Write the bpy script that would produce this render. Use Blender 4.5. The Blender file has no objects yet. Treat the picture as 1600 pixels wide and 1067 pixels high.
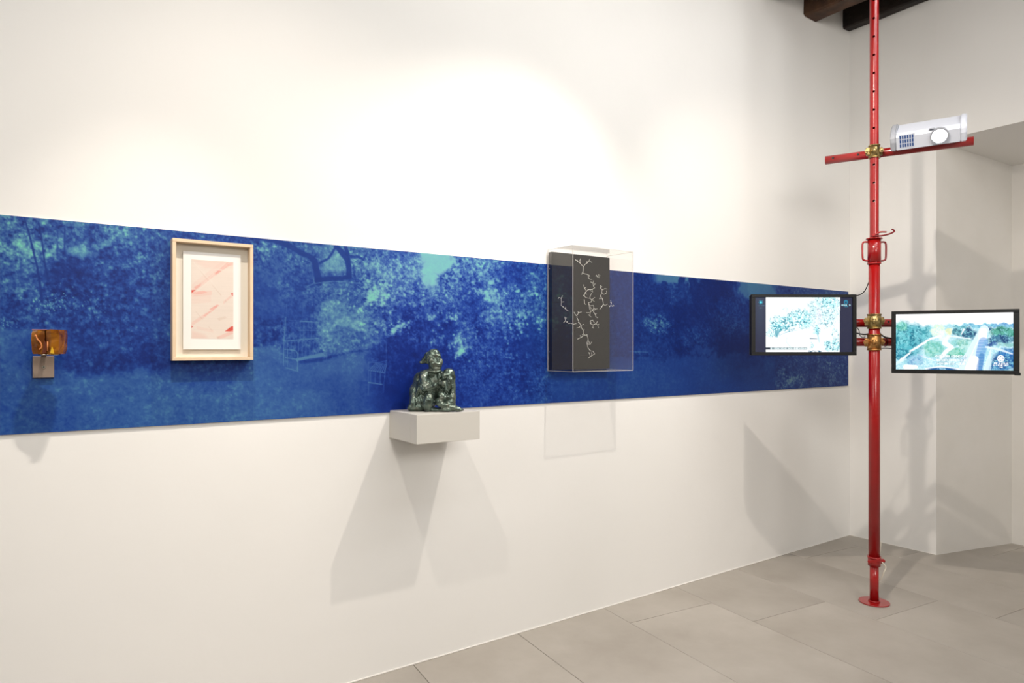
import bpy, bmesh, math, random
import numpy as np
from mathutils import Vector, Matrix, noise as mnoise
random.seed(7)
SC = bpy.context.scene
COL = SC.collection

# ------------------------------------------------------------------ camera
CAM_H = 1.45                      # metres above the floor
FPX = 1060.0                      # focal length for a 1600 px wide frame
YAW = math.atan(1510 / FPX)       # angle between the long wall and the view
VD = Vector((math.cos(YAW), math.sin(YAW), 0))      # view direction
RD = Vector((math.sin(YAW), -math.cos(YAW), 0))     # camera right
cam = bpy.data.cameras.new('camera')
camo = bpy.data.objects.new('camera', cam); COL.objects.link(camo)
cam.sensor_width = 36; cam.lens = FPX / 1600 * 36; cam.shift_y = 11.5 / 1600
cam.clip_start = 0.05
camo.location = (0, 0, CAM_H); camo.rotation_euler = (math.radians(90), 0, YAW - math.radians(90))
SC.camera = camo

# ------------------------------------------------------------------ world, lights, exposure
w = bpy.data.worlds.new('world'); SC.world = w; w.use_nodes = True
w.node_tree.nodes['Background'].inputs[0].default_value = (1.0, 0.93, 0.84, 1)
w.node_tree.nodes['Background'].inputs[1].default_value = 0.05

def light(name, kind, loc, energy, color, aim=None, **kw):
    l = bpy.data.lights.new(name, kind); o = bpy.data.objects.new(name, l); COL.objects.link(o)
    l.energy = energy; l.color = color; o.location = loc
    if aim is not None:
        o.rotation_euler = (Vector(aim) - Vector(loc)).to_track_quat('-Z', 'Y').to_euler()
    for k, v in kw.items(): setattr(l, k, v)
    return o
WARM = (1.0, 0.90, 0.79)
# the two track spots whose twin shadows fall under the shelf, and a third turned to the screens
light('track_spot', 'SPOT', (2.26, 1.60, 3.50), 150, WARM, aim=(1.75, 2.7, 0.8), shadow_soft_size=0.018, spot_size=math.radians(88), spot_blend=0.9)
light('track_spot', 'SPOT', (0.41, 1.59, 3.64), 84, WARM, aim=(1.0, 2.5, 0.4), shadow_soft_size=0.018, spot_size=math.radians(98), spot_blend=1.0)
light('track_spot', 'SPOT', (0.34, 1.60, 3.62), 120, WARM, aim=(0.34, 2.80, 1.12), shadow_soft_size=0.015, spot_size=math.radians(37), spot_blend=1.0)
light('track_spot', 'SPOT', (2.30, 1.56, 3.50), 150, WARM, aim=(5.0, 2.45, 0.7), shadow_soft_size=0.025, spot_size=math.radians(84), spot_blend=1.0)
# soft fill washing the upper wall, and added fills for the rest of the gallery
light('wall_wash_fill', 'AREA', (2.7, 0.95, 4.0), 47, (1.0, 1.0, 0.99), aim=(2.6, 2.8, 3.0), shape='RECTANGLE', size=3.0, size_y=0.3)
light('wall_wash_fill', 'AREA', (1.5, 0.3, 4.05), 62, (1.0, 1.0, 0.99), aim=(1.5, 2.3, 2.5), shape='RECTANGLE', size=5.4, size_y=0.5)  # wider fill, added to even out the upper wall
light('gallery_far_fill', 'AREA', (-2.9, 0.9, 2.9), 40, (1.0, 0.96, 0.90), aim=(5.2, 2.2, 1.8), shape='RECTANGLE', size=1.6, size_y=1.8)  # unseen area fill, added to lift the end wall but not the niche
light('gallery_side_fill', 'AREA', (1.0, -3.4, 3.2), 150, (1.0, 0.96, 0.90), aim=(5.2, 1.8, 2.0), shape='RECTANGLE', size=2.6, size_y=1.2)  # added fill from the camera side, no fixture behind it
light('gallery_ceiling_fill', 'AREA', (3.4, -1.2, 4.05), 40, (1.0, 0.96, 0.90), aim=(5.2, 1.5, 1.5), shape='RECTANGLE', size=1.6, size_y=1.6)  # added overhead fill aimed at the end wall
SC.view_settings.view_transform = 'Standard'
SC.view_settings.look = 'None'
SC.view_settings.gamma = 1.0
SC.view_settings.use_curve_mapping = False
SC.view_settings.exposure = 0.06

# ------------------------------------------------------------------ helpers
def srgb(r, g, b):
    f = lambda c: (c / 255 / 12.92) if c / 255 <= 0.04045 else ((c / 255 + 0.055) / 1.055) ** 2.4
    return (f(r), f(g), f(b), 1.0)

def ray(px, py): return VD + RD * ((px - 800) / FPX) + Vector((0, 0, (545 - py) / FPX))
def at_depth(px, py, d): return Vector((0, 0, CAM_H)) + ray(px, py) * d
def at_y(px, py, y): r = ray(px, py); return Vector((0, 0, CAM_H)) + r * (y / r.y)
def at_x(px, py, x): r = ray(px, py); return Vector((0, 0, CAM_H)) + r * (x / r.x)

WM = {}                                             # world matrices of the roots and parts
def wmat(o): return WM.get(o.name, Matrix.Identity(4))

def root(name, loc, label, cat, group=None, rz=0.0, kind=None):
    o = bpy.data.objects.new(name, None); COL.objects.link(o)
    o.location = loc; o.rotation_euler = (0, 0, rz); o.empty_display_size = 0.05
    WM[o.name] = Matrix.Translation(Vector(loc)) @ Matrix.Rotation(rz, 4, 'Z')
    if label: o['label'] = label
    if cat: o['category'] = cat
    if group: o['group'] = group
    if kind: o['kind'] = kind
    return o

def link_mesh(name, me, mats, parent, label=None, cat=None, kind=None, group=None):
    if not isinstance(mats, (list, tuple)): mats = [mats]
    for m in mats: me.materials.append(m)
    o = bpy.data.objects.new(name, me); COL.objects.link(o)
    if parent is not None:
        o.parent = parent
        me.transform(wmat(parent).inverted())
        WM[o.name] = wmat(parent)
    else:
        n = len(me.vertices); co = np.empty(n * 3); me.vertices.foreach_get('co', co); co = co.reshape(-1, 3)
        c = (co.min(0) + co.max(0)) / 2; c[2] = co[:, 2].min()
        me.transform(Matrix.Translation(-Vector(c))); o.location = c
        WM[o.name] = Matrix.Translation(Vector(c))
    if label: o['label'] = label
    if cat: o['category'] = cat
    if kind: o['kind'] = kind
    if group: o['group'] = group
    return o

def frame(axis):
    a = Vector(axis).normalized()
    h = Vector((0, 0, 1)) if abs(a.z) < 0.95 else Vector((1, 0, 0))
    x = a.cross(h).normalized(); y = a.cross(x).normalized()
    return x, y, a

class MB:
    """collects shapes, in world coordinates, for ONE mesh"""
    def __init__(s): s.bm = bmesh.new()
    def face(s, vs, mi=0, smooth=False):
        try:
            f = s.bm.faces.new(vs); f.material_index = mi; f.smooth = smooth; return f
        except ValueError: return None
    def box(s, lo, hi, bevel=0.0, M=None, mi=0, seg=1):
        lo = Vector(lo); hi = Vector(hi)
        r = bmesh.ops.create_cube(s.bm, size=1.0)
        vs = r['verts']; c = (lo + hi) / 2; d = hi - lo
        for v in vs: v.co = Vector((v.co.x * d.x, v.co.y * d.y, v.co.z * d.z)) + c
        es = {e for v in vs for e in v.link_edges}
        for f in {f for v in vs for f in v.link_faces}: f.material_index = mi
        if bevel > 0:
            b = bmesh.ops.bevel(s.bm, geom=list(es), offset=bevel, segments=seg, affect='EDGES', profile=0.5)
            vs = list({v for f in b['faces'] for v in f.verts} | {v for v in vs if v.is_valid})
        if M is not None: bmesh.ops.transform(s.bm, matrix=M, verts=[v for v in vs if v.is_valid])
        return s
    def cyl(s, a, b, r0, r1=None, seg=20, caps=True, mi=0, smooth=True):
        a = Vector(a); b = Vector(b); r1 = r0 if r1 is None else r1
        x, y, _ = frame(b - a)
        ra = []; rb = []
        for i in range(seg):
            t = 2 * math.pi * i / seg; d = x * math.cos(t) + y * math.sin(t)
            ra.append(s.bm.verts.new(a + d * r0)); rb.append(s.bm.verts.new(b + d * r1))
        for i in range(seg):
            j = (i + 1) % seg; s.face((ra[i], ra[j], rb[j], rb[i]), mi, smooth)
        if caps: s.face(ra[::-1], mi); s.face(rb, mi)
        return s
    def pipe(s, a, b, ro, ri, seg=32, mi=0):
        a = Vector(a); b = Vector(b); x, y, _ = frame(b - a); R = []
        for p, r in ((a, ro), (b, ro), (b, ri), (a, ri)):
            R.append([s.bm.verts.new(p + (x * math.cos(2 * math.pi * i / seg) + y * math.sin(2 * math.pi * i / seg)) * r) for i in range(seg)])
        for k in range(4):
            A = R[k]; B = R[(k + 1) % 4]
            for i in range(seg):
                j = (i + 1) % seg; s.face((A[i], A[j], B[j], B[i]), mi, k in (0, 2))
        return s
    def tube(s, pts, r, seg=8, mi=0, caps=True):
        pts = [Vector(p) for p in pts]; rings = []
        rr = r if isinstance(r, (list, tuple)) else [r] * len(pts)
        px = None
        for i, p in enumerate(pts):
            d = (pts[min(i + 1, len(pts) - 1)] - pts[max(i - 1, 0)]).normalized()
            if px is None: x, y, _ = frame(d)
            else:
                x = (px - d * px.dot(d)).normalized(); y = d.cross(x).normalized()
            px = x
            rings.append([s.bm.verts.new(p + (x * math.cos(2 * math.pi * k / seg) + y * math.sin(2 * math.pi * k / seg)) * rr[i]) for k in range(seg)])
        for i in range(len(rings) - 1):
            for k in range(seg):
                j = (k + 1) % seg; s.face((rings[i][k], rings[i][j], rings[i + 1][j], rings[i + 1][k]), mi, True)
        if caps: s.face(rings[0][::-1], mi); s.face(rings[-1], mi)
        return s
    def ell(s, c, rad, rot=None, u=16, v=10, mi=0):
        M = Matrix.Translation(Vector(c)) @ (rot.to_4x4() if rot is not None else Matrix.Identity(4)) @ Matrix.Diagonal((rad[0], rad[1], rad[2], 1))
        N = s.bm.verts.new; P = lambda a, b: N(M @ Vector((math.sin(b) * math.cos(a), math.sin(b) * math.sin(a), math.cos(b))))
        rings = [[P(2 * math.pi * i / u, math.pi * j / v) for i in range(u)] for j in range(1, v)]
        t = P(0, 0); d = P(0, math.pi)
        for i in range(u):
            k = (i + 1) % u; s.face((t, rings[0][i], rings[0][k]), mi, True); s.face((d, rings[-1][k], rings[-1][i]), mi, True)
            for j in range(v - 2): s.face((rings[j][i], rings[j + 1][i], rings[j + 1][k], rings[j][k]), mi, True)
        return s
    def poly(s, pts, mi=0): s.face([s.bm.verts.new(Vector(p)) for p in pts], mi); return s
    def prism(s, pts, z0, z1, M=None, mi=0, smooth=False):
        """polygon in the xy plane pulled from z0 to z1, then transformed by M"""
        a = [s.bm.verts.new((p[0], p[1], z0)) for p in pts]; b = [s.bm.verts.new((p[0], p[1], z1)) for p in pts]
        s.face(a[::-1], mi); s.face(b, mi)
        for i in range(len(a)):
            j = (i + 1) % len(a); s.face((a[i], a[j], b[j], b[i]), mi, smooth)
        if M is not None: bmesh.ops.transform(s.bm, matrix=M, verts=a + b)
        return s
    def build(s, name, mat, parent=None, **kw):
        bmesh.ops.recalc_face_normals(s.bm, faces=s.bm.faces)
        me = bpy.data.meshes.new(name); s.bm.to_mesh(me); s.bm.free()
        return link_mesh(name, me, mat, parent, **kw)

def spline(ctrl, n=8):
    P = [Vector(p) for p in ctrl]; out = []
    for i in range(len(P) - 1):
        p0 = P[max(i - 1, 0)]; p1 = P[i]; p2 = P[i + 1]; p3 = P[min(i + 2, len(P) - 1)]
        for k in range(n):
            t = k / n
            out.append(0.5 * ((2 * p1) + (p2 - p0) * t + (2 * p0 - 5 * p1 + 4 * p2 - p3) * t * t + (3 * p1 - p0 - 3 * p2 + p3) * t ** 3))
    out.append(P[-1]); return out

# ------------------------------------------------------------------ materials
def mat(name, color, rough=0.5, metal=0.0, spec=0.5, coat=0.0, bump=None, mottle=None, emit=None):
    """bump=(scale, strength, distance); mottle=(scale, other colour, contrast 0..1)"""
    m = bpy.data.materials.new(name); m.use_nodes = True
    nt = m.node_tree; b = nt.nodes['Principled BSDF']
    b.inputs['Roughness'].default_value = rough; b.inputs['Metallic'].default_value = metal
    b.inputs['Specular IOR Level'].default_value = spec; b.inputs['Coat Weight'].default_value = coat
    b.inputs['Coat Roughness'].default_value = 0.1
    b.inputs['Base Color'].default_value = color
    tc = nt.nodes.new('ShaderNodeTexCoord')
    if mottle:
        n = nt.nodes.new('ShaderNodeTexNoise'); n.inputs['Scale'].default_value = mottle[0]; n.inputs['Detail'].default_value = 6
        r = nt.nodes.new('ShaderNodeMapRange'); r.inputs[1].default_value = 0.5 - 0.5 * (1 - mottle[2]) * 0.6; r.inputs[2].default_value = 0.5 + 0.5 * (1 - mottle[2]) * 0.6 + 0.02
        x = nt.nodes.new('ShaderNodeMix'); x.data_type = 'RGBA'
        x.inputs[6].default_value = color; x.inputs[7].default_value = mottle[1]
        nt.links.new(tc.outputs['Object'], n.inputs['Vector']); nt.links.new(n.outputs['Fac'], r.inputs[0])
        nt.links.new(r.outputs[0], x.inputs[0]); nt.links.new(x.outputs[2], b.inputs['Base Color'])
    if bump:
        n2 = nt.nodes.new('ShaderNodeTexNoise'); n2.inputs['Scale'].default_value = bump[0]; n2.inputs['Detail'].default_value = 5
        bp = nt.nodes.new('ShaderNodeBump'); bp.inputs['Strength'].default_value = bump[1]; bp.inputs['Distance'].default_value = bump[2]
        nt.links.new(tc.outputs['Object'], n2.inputs['Vector']); nt.links.new(n2.outputs['Fac'], bp.inputs['Height'])
        nt.links.new(bp.outputs[0], b.inputs['Normal'])
    if emit:
        b.inputs['Emission Color'].default_value = emit[0]; b.inputs['Emission Strength'].default_value = emit[1]
    return m

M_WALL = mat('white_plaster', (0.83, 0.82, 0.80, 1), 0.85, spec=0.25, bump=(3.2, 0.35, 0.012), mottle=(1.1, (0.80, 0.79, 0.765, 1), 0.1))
M_WALL_SHADE = mat('shaded_rough_plaster', (0.72, 0.70, 0.67, 1), 0.88, spec=0.2, bump=(5.0, 0.5, 0.012), mottle=(2.2, (0.66, 0.64, 0.60, 1), 0.25))  # shade of reveal and niche put into a darker plaster colour
M_CAULK = mat('white_caulk', (0.85, 0.83, 0.79, 1), 0.6)
M_WOOD_DARK = mat('dark_beam_wood', srgb(50, 30, 18), 0.75, bump=(30, 0.5, 0.01), mottle=(7, srgb(88, 58, 34), 0.4))
M_WOOD_BLACK = mat('black_beam_wood', srgb(19, 14, 12), 0.75, bump=(30, 0.5, 0.01), mottle=(7, srgb(34, 22, 14), 0.4))  # near-black wood for the beam against the end wall
M_RED = mat('red_gloss_paint', srgb(160, 16, 16), 0.28, spec=0.5, coat=0.3, bump=(60, 0.12, 0.002), mottle=(9, srgb(142, 12, 14), 0.3))
M_DARKRED = mat('dull_red_iron', srgb(120, 26, 30), 0.4, spec=0.5)
M_ZINC = mat('yellow_zinc_plate', srgb(196, 170, 112), 0.28, metal=0.9, bump=(90, 0.5, 0.003), mottle=(40, srgb(120, 108, 74), 0.5))
M_BRASS = mat('aged_brass_plate', srgb(206, 152, 92), 0.3, metal=0.9, bump=(90, 0.5, 0.003), mottle=(40, srgb(130, 96, 56), 0.5))
M_STEEL = mat('brushed_nickel', srgb(140, 124, 112), 0.5, metal=0.4, bump=(220, 0.1, 0.0005))
M_CHROME = mat('polished_steel', srgb(225, 220, 205), 0.15, metal=1.0)
M_BLACK = mat('black_plastic', srgb(13, 14, 15), 0.45, spec=0.35)
M_BLACKM = mat('matt_black', srgb(10, 10, 10), 0.7)
M_CABLE = mat('black_cable_sheath', srgb(14, 14, 15), 0.5)
M_WCABLE = mat('white_cable_sheath', srgb(225, 220, 205), 0.5)
M_GREY = mat('grey_shelf_paint', srgb(204, 201, 194), 0.5, spec=0.35)
M_FRAME = mat('pale_maple', srgb(222, 198, 168), 0.5, mottle=(18, srgb(212, 186, 154), 0.2))
M_BACKING = mat('cream_backing_board', srgb(222, 216, 203), 0.9)
M_PAPER = mat('white_paper', srgb(228, 226, 222), 0.9)
M_BOARD = mat('black_lacquered_board', srgb(22, 21, 22), 0.3, spec=0.5)
M_SILVER = mat('silver_wire', srgb(236, 236, 230), 0.4, metal=0.25)
M_PROJ = mat('white_projector_plastic', srgb(196, 201, 212), 0.4)
M_PROJG = mat('grey_projector_plastic', srgb(150, 154, 162), 0.4)
M_VENT = mat('dark_blue_vent', srgb(14, 62, 122), 0.5)
M_LENS = mat('projector_lens_glow', (0.8, 0.9, 1, 1), 0.2, emit=((0.75, 0.87, 1.0, 1), 60))

def mat_tile():
    m = mat('grey_floor_tile', (0.3, 0.28, 0.25, 1), 0.55, spec=0.4)
    nt = m.node_tree; b = nt.nodes['Principled BSDF']
    g = nt.nodes.new('ShaderNodeNewGeometry'); oi = nt.nodes.new('ShaderNodeObjectInfo')
    n1 = nt.nodes.new('ShaderNodeTexNoise'); n1.inputs['Scale'].default_value = 2.3; n1.inputs['Detail'].default_value = 8; n1.inputs['Roughness'].default_value = 0.6
    n1.noise_dimensions = '4D'
    mw = nt.nodes.new('ShaderNodeMath'); mw.operation = 'MULTIPLY'; mw.inputs[1].default_value = 40
    r = nt.nodes.new('ShaderNodeValToRGB')
    r.color_ramp.elements[0].position = 0.3; r.color_ramp.elements[0].color = srgb(157, 150, 141)
    r.color_ramp.elements[1].position = 0.7; r.color_ramp.elements[1].color = srgb(178, 172, 164)
    hv = nt.nodes.new('ShaderNodeHueSaturation'); mr = nt.nodes.new('ShaderNodeMapRange'); mr.inputs[3].default_value = 0.93; mr.inputs[4].default_value = 1.05
    L = nt.links.new
    L(g.outputs['Position'], n1.inputs['Vector']); L(oi.outputs['Random'], mw.inputs[0]); L(mw.outputs[0], n1.inputs['W'])
    L(n1.outputs['Fac'], r.inputs[0]); L(r.outputs[0], hv.inputs['Color'])
    L(oi.outputs['Random'], mr.inputs[0]); L(mr.outputs[0], hv.inputs['Value']); L(hv.outputs[0], b.inputs['Base Color'])
    rr = nt.nodes.new('ShaderNodeMapRange'); rr.inputs[3].default_value = 0.42; rr.inputs[4].default_value = 0.62
    L(n1.outputs['Fac'], rr.inputs[0]); L(rr.outputs[0], b.inputs['Roughness'])
    return m
M_TILE = mat_tile()
M_GROUT = mat('grey_grout', srgb(124, 115, 104), 0.9)

def mat_acrylic():
    m = bpy.data.materials.new('clear_acrylic'); m.use_nodes = True; nt = m.node_tree
    nt.nodes.remove(nt.nodes['Principled BSDF']); out = nt.nodes['Material Output']
    t = nt.nodes.new('ShaderNodeBsdfTransparent'); t.inputs[0].default_value = (0.97, 0.965, 0.96, 1)
    gl = nt.nodes.new('ShaderNodeBsdfGlossy'); gl.inputs['Roughness'].default_value = 0.02; gl.inputs[0].default_value = (1, 0.98, 0.96, 1)
    L = nt.links.new; g = nt.nodes.new('ShaderNodeNewGeometry'); dt = nt.nodes.new('ShaderNodeVectorMath'); dt.operation = 'DOT_PRODUCT'
    L(g.outputs['Normal'], dt.inputs[0]); L(g.outputs['Incoming'], dt.inputs[1])
    def mth(op, a_, b_=None, c_=None):
        n = nt.nodes.new('ShaderNodeMath'); n.operation = op
        for i, q in enumerate((a_, b_, c_)):
            if q is None: continue
            if isinstance(q, (int, float)): n.inputs[i].default_value = q
            else: L(q, n.inputs[i])
        return n.outputs[0]
    cosv = mth('ABSOLUTE', dt.outputs['Value']); f1 = mth('POWER', mth('SUBTRACT', 1.0, cosv), 5.0)
    fres = mth('MULTIPLY_ADD', f1, 0.9, 0.075)             # both faces of the sheet
    mx = nt.nodes.new('ShaderNodeMixShader')
    L(fres, mx.inputs[0]); L(t.outputs[0], mx.inputs[1]); L(gl.outputs[0], mx.inputs[2]); L(mx.outputs[0], out.inputs[0])
    return m
M_ACRYL = mat_acrylic()
def mat_mix_transparent(name, col, fac, rough=0.3):
    m = bpy.data.materials.new(name); m.use_nodes = True; nt = m.node_tree
    b = nt.nodes['Principled BSDF']; b.inputs['Base Color'].default_value = col; b.inputs['Roughness'].default_value = rough
    t = nt.nodes.new('ShaderNodeBsdfTransparent'); mx = nt.nodes.new('ShaderNodeMixShader'); mx.inputs[0].default_value = fac
    nt.links.new(t.outputs[0], mx.inputs[1]); nt.links.new(b.outputs[0], mx.inputs[2]); nt.links.new(mx.outputs[0], nt.nodes['Material Output'].inputs[0])
    return m
M_EDGE = mat_mix_transparent('frosted_glint_edge', srgb(225, 222, 218), 0.55)  # frosted edges; the light they catch is put into the pale colour

def mat_attr(name, rough=0.5, spec=0.4, emission=None, detail=False):
    m = bpy.data.materials.new(name); m.use_nodes = True; nt = m.node_tree; b = nt.nodes['Principled BSDF']; L = nt.links.new
    a = nt.nodes.new('ShaderNodeVertexColor'); a.layer_name = 'print'
    b.inputs['Roughness'].default_value = rough; b.inputs['Specular IOR Level'].default_value = spec
    if emission:
        b.inputs['Base Color'].default_value = (0.01, 0.01, 0.012, 1)
        L(a.outputs[0], b.inputs['Emission Color']); b.inputs['Emission Strength'].default_value = emission
    else: L(a.outputs[0], b.inputs['Base Color'])
    return m
M_PRINT = mat_attr('blue_garden_print', 0.45, 0.2)
M_ART = mat_attr('pale_red_print', 0.9, 0.2)
M_SCREEN = mat_attr('lit_screen', 0.25, 0.4, emission=1.15)

# ------------------------------------------------------------------ numpy paint box
def _hash(ix, iy, seed):
    n = (ix.astype(np.int64) * 374761393 + iy.astype(np.int64) * 668265263 + seed * 1442695041) & 0x7fffffff
    n = ((n ^ (n >> 13)) * 1274126177) & 0x7fffffff
    return ((n ^ (n >> 16)) & 0xffff) / 65535.0
def vnoise(x, y, seed=0):
    ix = np.floor(x); iy = np.floor(y); fx = x - ix; fy = y - iy
    fx = fx * fx * (3 - 2 * fx); fy = fy * fy * (3 - 2 * fy); ix = ix.astype(np.int64); iy = iy.astype(np.int64)
    a = _hash(ix, iy, seed); b = _hash(ix + 1, iy, seed); c = _hash(ix, iy + 1, seed); d = _hash(ix + 1, iy + 1, seed)
    return (a * (1 - fx) + b * fx) * (1 - fy) + (c * (1 - fx) + d * fx) * fy
def fbm(x, y, seed=0, oct=4, gain=0.55):
    s = 0; amp = 1; tot = 0
    for k in range(oct):
        c_, s_ = math.cos(.6 + 1.1 * k), math.sin(.6 + 1.1 * k)
        s = s + amp * vnoise((x * c_ - y * s_) * 2 ** k + 17.3 * k, (x * s_ + y * c_) * 2 ** k - 9.1 * k, seed + k); tot += amp; amp *= gain
    return s / tot
def blob(X, Y, cx, cy, rx, ry, soft=1.0):
    """1 inside an ellipse, falling smoothly to 0"""
    d = np.sqrt(((X - cx) / rx) ** 2 + ((Y - cy) / ry) ** 2)
    return np.clip((1 + soft * 0.5 - d) / max(soft, 1e-3), 0, 1)
def seg_dist(X, Y, pts):
    """distance to a polyline, and the width there; pts = (x, y, width)"""
    best = np.full(X.shape, 1e9)
    for (x0, y0, w0), (x1, y1, w1) in zip(pts[:-1], pts[1:]):
        dx, dy = x1 - x0, y1 - y0; L2 = dx * dx + dy * dy + 1e-9
        t = np.clip(((X - x0) * dx + (Y - y0) * dy) / L2, 0, 1)
        d = np.hypot(X - x0 - t * dx, Y - y0 - t * dy) - (w0 + (w1 - w0) * t) / 2
        best = np.minimum(best, d)
    return best
def stroke(T, X, Y, pts, val, alpha=1.0, soft=1.0):
    x0 = min(p[0] for p in pts) - 12; x1 = max(p[0] for p in pts) + 12
    cols = np.where((X[0] >= x0) & (X[0] <= x1))[0]
    if not len(cols): return
    y0 = min(p[1] for p in pts) - 12; y1 = max(p[1] for p in pts) + 12
    sub = Y[:, cols[0]:cols[-1] + 1]; rws = np.where((sub.min(1) <= y1) & (sub.max(1) >= y0))[0]
    if not len(rws): return
    sl = slice(cols[0], cols[-1] + 1); sr = slice(rws[0], rws[-1] + 1)
    d = seg_dist(X[sr, sl], Y[sr, sl], pts); a = np.clip(0.5 - d / soft, 0, 1) * alpha
    T[sr, sl] = T[sr, sl] * (1 - a) + val * a
def smooth(a, lo, hi): t = np.clip((a - lo) / (hi - lo), 0, 1); return t * t * (3 - 2 * t)
def ramp(T, stops):
    xs = [s[0] for s in stops]; out = np.empty(T.shape + (4,)); out[..., 3] = 1
    for k in range(3): out[..., k] = np.interp(T, xs, [s[1][k] for s in stops])
    return out
def grid_mesh(name, P, colors):
    """P (rows, cols, 3) vertex positions, colors (rows, cols, 4) linear"""
    R, Cn = P.shape[:2]
    me = bpy.data.meshes.new(name)
    idx = np.arange(R * Cn).reshape(R, Cn)
    q = np.stack([idx[:-1, :-1], idx[1:, :-1], idx[1:, 1:], idx[:-1, 1:]], -1).reshape(-1, 4)
    me.vertices.add(R * Cn); me.vertices.foreach_set('co', P.reshape(-1).astype(np.float32))
    me.loops.add(q.size); me.loops.foreach_set('vertex_index', q.reshape(-1).astype(np.int32))
    me.polygons.add(len(q)); me.polygons.foreach_set('loop_start', (np.arange(len(q)) * 4).astype(np.int32))
    me.update(calc_edges=True); me.validate()
    ca = me.color_attributes.new('print', 'FLOAT_COLOR', 'POINT')
    ca.data.foreach_set('color', colors.reshape(-1).astype(np.float32))
    return me

# ------------------------------------------------------------------ the room
D = 2.812                  # the long wall's plane, y
BX = 5.185                 # the end wall's plane, x
ZC = 4.16                  # ceiling
X0, Y0 = -3.2, -3.8        # walls behind and beside the camera
NY, NBX, NBY, NZ, NZB = 2.19, 5.957, 2.0, 2.91, 2.815   # niche: edge, back plane, inner edge, lintel, soffit at the back
NY2 = 0.55
def structure(name, mb, m, parent=None, kind='structure'): return mb.build(name, m, parent, kind=kind)
structure('wall_left', MB().box((X0 - .2, D, 0), (BX + .2, D + .2, ZC)), M_WALL)
mb = MB()
mb.box((BX, NY, 0), (BX + .95, D - .0005, ZC))                 # pier by the corner (its front face)
wl = structure('wall_back', mb, M_WALL)
mb = MB()
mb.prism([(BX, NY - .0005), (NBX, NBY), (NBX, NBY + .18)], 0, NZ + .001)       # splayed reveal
structure('wall_reveal', mb, M_WALL_SHADE)
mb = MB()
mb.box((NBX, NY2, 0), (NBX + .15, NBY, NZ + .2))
structure('wall_niche', mb, M_WALL_SHADE)
# lintel above the niche with its sloping soffit
mb = MB()
Mx = Matrix(((1, 0, 0, 0), (0, 0, 1, 0), (0, 1, 0, 0), (0, 0, 0, 1)))
mb.prism([(BX, NZ), (NBX, NZB), (NBX + .2, NZB), (NBX + .2, ZC), (BX, ZC)], NY2 - .01, NY, M=Mx)
structure('wall_lintel', mb, M_WALL)
structure('wall_right_pier', MB().box((BX, Y0, 0), (BX + .95, NY2 - .0105, ZC)), M_WALL)
structure('wall_front', MB().box((X0 - .2, Y0 - .2, 0), (BX + .95, Y0, ZC)), M_WALL)
structure('wall_far_left', MB().box((X0 - .2, Y0, 0), (X0, D, ZC)), M_WALL)
structure('baseboard_left', MB().box((X0, D - .004, 0.0), (BX, D - .0002, .007), bevel=.0015), M_CAULK)
structure('baseboard_back', MB().box((BX - .003, NY, 0.0), (BX - .0002, D - .005, .006)), M_CAULK)
ceil = structure('ceiling', MB().box((X0 - .2, Y0 - .2, ZC), (BX + .95, D + .2, ZC + .1)), M_WOOD_DARK)
def beam(x0, x1, zb, m, seed):
    rnd = random.Random(seed); b = MB()
    bm = b.bm; n = 26; rows = []
    for i in range(n + 1):
        y = Y0 + .01 + (D - .003 - Y0 - .01) * i / n
        j = lambda s: rnd.uniform(-s, s)
        rows.append([bm.verts.new(p) for p in ((x0 + j(.004), y, ZC - .001), (x0 + j(.006), y, zb + .012 + j(.005)), (x0 + .012 + j(.004), y, zb + j(.004)),
                                               (x1 - .012 + j(.004), y, zb + j(.004)), (x1 + j(.002) - .003, y, zb + .012 + j(.005)), (x1 - .003, y, ZC - .001))])
    for i in range(n):
        for k in range(6):
            l = (k + 1) % 6; b.face((rows[i][k], rows[i][l], rows[i + 1][l], rows[i + 1][k]))
    b.face(rows[0][::-1]); b.face(rows[-1])
    return b.build('beam', m, ceil)
beam(5.085, 5.183, 3.915, M_WOOD_BLACK, 1)
for i in range(13): beam(4.56 - .55 * i, 4.72 - .55 * i, 3.862, M_WOOD_DARK, 2 + i)

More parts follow.
